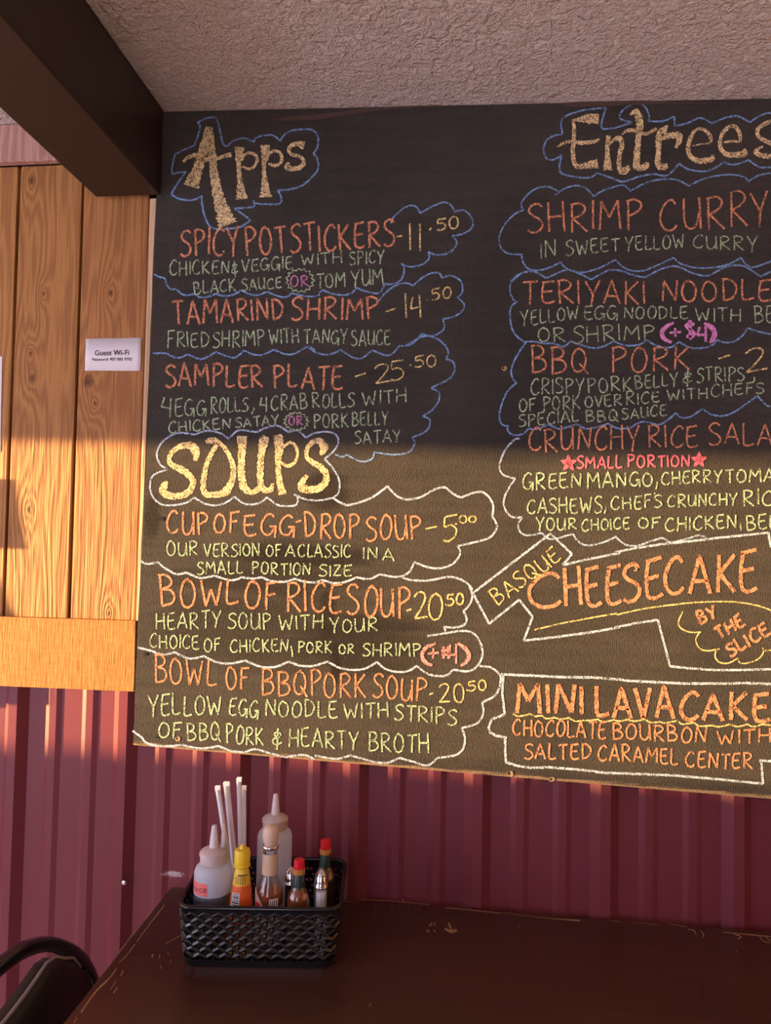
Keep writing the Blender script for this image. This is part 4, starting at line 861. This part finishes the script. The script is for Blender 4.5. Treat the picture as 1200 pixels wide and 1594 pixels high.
patch('body_label_low', rf, FACE - .06, FACE + 1.2, .02, .0785, M['kraft'], bb, .0004)
patch('barcode_panel', rf, FACE - .02, FACE + .62, .0785, .0925, M['white'], bb, .0008)
for k in range(4): patch('barcode_bar', rf, FACE + .05 + .14*k, FACE + .11 + .14*k, .080, .091, M['ink'], bb, .0012, 3, 1)
patch('red_script', rf, FACE - 1.15, FACE - .75, .076, .086, M['red'], bb, .0012, 6, 2)
lathe('metal_ring', [(.0125, .1638), (.0132, .165), (.0132, .1675), (.0122, .1688)], M['chrome'], bb, 30)
lathe('wooden_cap', [(.0092, .169), (.0112, .174), (.0128, .182), (.0130, .188), (.0118, .194), (.0085, .1985), (.0030, .2005)], M['woodcap'], bb, 30)

# hot sauce bottles
def hot_sauce(u, v, label, liquid, top):
    b = empty('hot_sauce_bottle', inb(u, v)); tag(b, label, 'bottle', 'small red capped hot sauce bottles')
    k = top / .1475
    pf = [(r_, z*k) for r_, z in [(.0165, 0), (.0188, .003), (.0190, .084), (.0172, .094), (.0122, .102), (.0094, .108), (.0082, .130)]]
    lathe('glass_body', pf, M['glass'], b, 32)
    lathe('sauce', [(.015, .003), (.0176, .006), (.0176, .083*k), (.0160, .0925*k), (.0108, .1012*k), (.0060, .1065*k)], liquid, b, 28)
    lathe('neck_foil', [(.0104, .1045*k), (.0098, .109*k), (.0090, .125*k), (.0088, .1255*k)], M['greenfoil'], b, 28)
    lathe('neck_band', [(.0092, .1262*k), (.0096, .128*k), (.0096, .134*k), (.0086, .1345*k)], M['amberband'], b, 28)
    lathe('cap', [(.0088, .1348*k), (.0090, .136*k), (.0087, .147*k), (.0078, .1482*k)], M['red'], b, 8, .3)
    return b
hot_sauce(.0565, -.0495, 'small red capped hot sauce bottle at the front of the basket, between the two shakers', M['hot'], .1475)
b2 = hot_sauce(.0935, .0165, 'red capped hot sauce bottle in the back right basket corner, behind the salt shaker', M['darkhot'], .1525)

def shaker(u, v, label, fill, hh):
    b = empty('shaker', inb(u, v)); tag(b, label, 'shaker', 'glass shakers with chrome tops')
    lathe('glass_body', [(.0112, 0), (.0112, .003), (.0098, hh - .030), (.0098, hh - .028)], M['glass'], b, 8, .3)
    lathe('filling', [(.0098, .004), (.0086, hh - .034), (.0030, hh - .033)], fill, b, 8, .3)
    z = hh - .0278
    lathe('chrome_top', [(.0104, z), (.0110, z + .0015), (.0104, z + .003), (.0110, z + .0045), (.0104, z + .006), (.0104, z + .0085), (.0094, z + .014), (.0070, z + .021), (.0032, z + .0262), (.0010, z + .0275)], M['chrome'], b, 28)
    for k in range(5):
        a = FACE + (k - 2) * .5; q = MB(); rr, zz = .0079, z + .0190
        q.add([(math.cos(a + .10*cx_)*(rr + .0008), math.sin(a + .10*cx_)*(rr + .0008), zz + .001*cy_) for cx_, cy_ in ((-1,-1),(1,-1),(1,1),(-1,1))], [(0,1,2,3)]); q.build('shaker_hole', M['hole'], b)
    return b
shaker(.0925, -.0490, 'salt shaker with chrome top and white filling in the right end of the basket', M['salt'], .1335)
shaker(.0385, -.0050, 'dark pepper shaker with chrome top, half hidden behind the front hot sauce bottle', M['pepper'], .1180)

# ------------------------------------------------------------------ chair
XC = -.615
ch = empty('chair', (-.40, -.47, 0))
tag(ch, 'black padded chair with rounded metal back rail at the left end of the table', 'chair')
CYc = -.47
far = [PX(*p, XC) for p in ((145, 1545), (138, 1515), (120, 1489), (95, 1475), (70, 1469), (40, 1477), (12, 1495))]
half = [(p.y, p.z) for p in far]
half = [(half[0][0] + .022, .46), (half[0][0] + .012, .56)] + half
top_z = half[-1][1]
arch = half + [(CYc, top_z + .004)] + [(2*CYc - y, z) for y, z in reversed(half)]
pts = catmull(arch, .02)
m = MB(); n = len(pts); prof8 = [(-.006, -.010), (.006, -.010), (.010, -.006), (.010, .006), (.006, .010), (-.006, .010), (-.010, .006), (-.010, -.006)]
vs = []
for i, p in enumerate(pts):
    a, b = pts[max(0, i-1)], pts[min(n-1, i+1)]; ty, tz = b[0]-a[0], b[1]-a[1]; L = math.hypot(ty, tz) or 1; ny, nz = -tz/L, ty/L
    for (dx, dn) in prof8: vs.append((XC + dx, p[0] + ny*dn, p[1] + nz*dn))
m.add(vs, [(i*8+k, i*8+(k+1) % 8, (i+1)*8+(k+1) % 8, (i+1)*8+k) for i in range(n-1) for k in range(8)] + [tuple(range(7, -1, -1)), tuple((n-1)*8 + k for k in range(8))])
rel(m.build('back_rail', M['frame_paint'], ch, auto=.9), ch)
# padded back: top edge dips in the middle below the rail
m = MB(); vs = []; ny = 24; y_far = half[2][0] - .012; y_near = 2*CYc - y_far
def padtop(y):
    t = abs(y - CYc) / abs(y_far - CYc)
    best = min(pts, key=lambda p: abs(p[0] - y) + (0 if p[1] > .6 else 9))[1] - .016
    dip = top_z - .075 + .03 * min(1, t / .55) ** 2
    return min(best, dip) if t < .72 else best
rows = []
for i in range(ny + 1):
    y = y_far + (y_near - y_far) * i / ny; zt_ = padtop(y); bul = .014 * (1 - abs(2*i/ny - 1) ** 2.5)
    zs_ = [.545, .60, .66, .72, max(.73, zt_ - .012), zt_]
    zs_ = [min(z, zt_) for z in zs_]
    rows.append([(XC - .006 - bul*(.4 if k in (0, 5) else 1), y, z) for k, z in enumerate(zs_)] + [(XC + .006 + bul*(.4 if k in (0, 5) else 1), y, z) for k, z in reversed(list(enumerate(zs_)))])
k = 12; vs = [q for r_ in rows for q in r_]
m.add(vs, [(i*k+j, (i+1)*k+j, (i+1)*k+(j+1) % k, i*k+(j+1) % k) for i in range(ny) for j in range(k)] + [tuple(range(k)), tuple(ny*k + j for j in range(k-1, -1, -1))])
rel(m.build('back_pad', M['vinyl'], ch, auto=1.2), ch)
m = MB(); m.tube([(XC + .0085, y_far + (y_near - y_far)*i/ny, padtop(y_far + (y_near - y_far)*i/ny) + .0025) for i in range(2, ny - 1)], .0026, 8)
rel(m.build('piping', M['piping'], ch, True), ch)
lo = rrect(.21, .215, .05)
m = MB(); m.add([(-.395 + x*.9, CYc + y*.9, .425) for x, y in lo] + [(-.395 + x, CYc + y, .445) for x, y in lo] + [(-.395 + x, CYc + y, .465) for x, y in lo] + [(-.395 + x*.85, CYc + y*.85, .478) for x, y in lo],
    [tuple(range(23, -1, -1)), tuple(72 + i for i in range(24))] + [(q*24 + i, q*24 + (i+1) % 24, (q+1)*24 + (i+1) % 24, (q+1)*24 + i) for q in range(3) for i in range(24)])
rel(m.build('seat', M['vinyl'], ch, auto=1.0), ch)
for sx, sy in ((-1, 1), (-1, -1), (1, 1), (1, -1)):
    yl = arch[0][0] if sy > 0 else arch[-1][0]
    m = MB()
    if sx < 0: m.tube([(XC, yl, .4595), (XC, yl + .004*sy, .44), (XC - .03, yl + .01*sy, .001)], .011, 12)
    else: m.tube([(-.225, CYc + sy*.17, .424), (-.205, CYc + sy*.19, .001)], .011, 12)
    rel(m.build('leg', M['frame_paint'], ch, True), ch)
for sy in (1, -1):
    yl = arch[0][0] if sy > 0 else arch[-1][0]
    m = MB(); m.tube([(XC, yl, .45), (XC + .06, CYc + sy*.185, .418), (-.225, CYc + sy*.17, .418)], .009, 10)
    rel(m.build('seat_frame', M['frame_paint'], ch, True), ch)

# ------------------------------------------------------------------ unseen lamp form added left of frame to throw the shadow on the planks
Q = lambda px, py: PY(px, py, YP)
kx = sd.x / sd.y; dep = .11
def away(p): return Vector((p.x - kx*dep, p.y - dep, p.z - sd.z/sd.y*dep))
s1, s2, s3, s4, s5 = Q(28, 744), Q(48, 852), Q(2, 892), Q(30, 962), Q(30, 1096)
k = math.cos(AZ); lx = away(s1).x - .056 / k + .010
lamp = empty('shadow_caster', (lx, YP - dep, away(s5).z)); LZ = lamp.location.z
tag(lamp, 'unseen lamp form added left of the picture to throw a shadow on the planks', 'lamp')
def rr_(p): return (away(p).x - lx) * k
z_ = lambda p: away(p).z - LZ
lathe('caster_shade', [(rr_(s1), z_(s1)), (rr_(s1) - .0015, z_(s1)), (rr_(s2) - .0015, z_(s2)), (rr_(s2), z_(s2))][::-1], M['plaster'], lamp, 40)
rb = rr_(s4)
lathe('caster_base', [(rb, 0), (rb, z_(s4)), (rb*.9, z_(s4) + .025), (rr_(s3), z_(s3) - .008), (rr_(s3)*.6, z_(s3))], M['frame_paint'], lamp, 40)
lathe('stem', [(.008, z_(s3) + .0005), (.008, z_(s1) - .01)], M['chrome'], lamp, 16)
m = MB(); m.box(-.03, .03, -.02, dep - .0005, -.012, -.0005); m.build('bracket', M['frame_paint'], lamp)
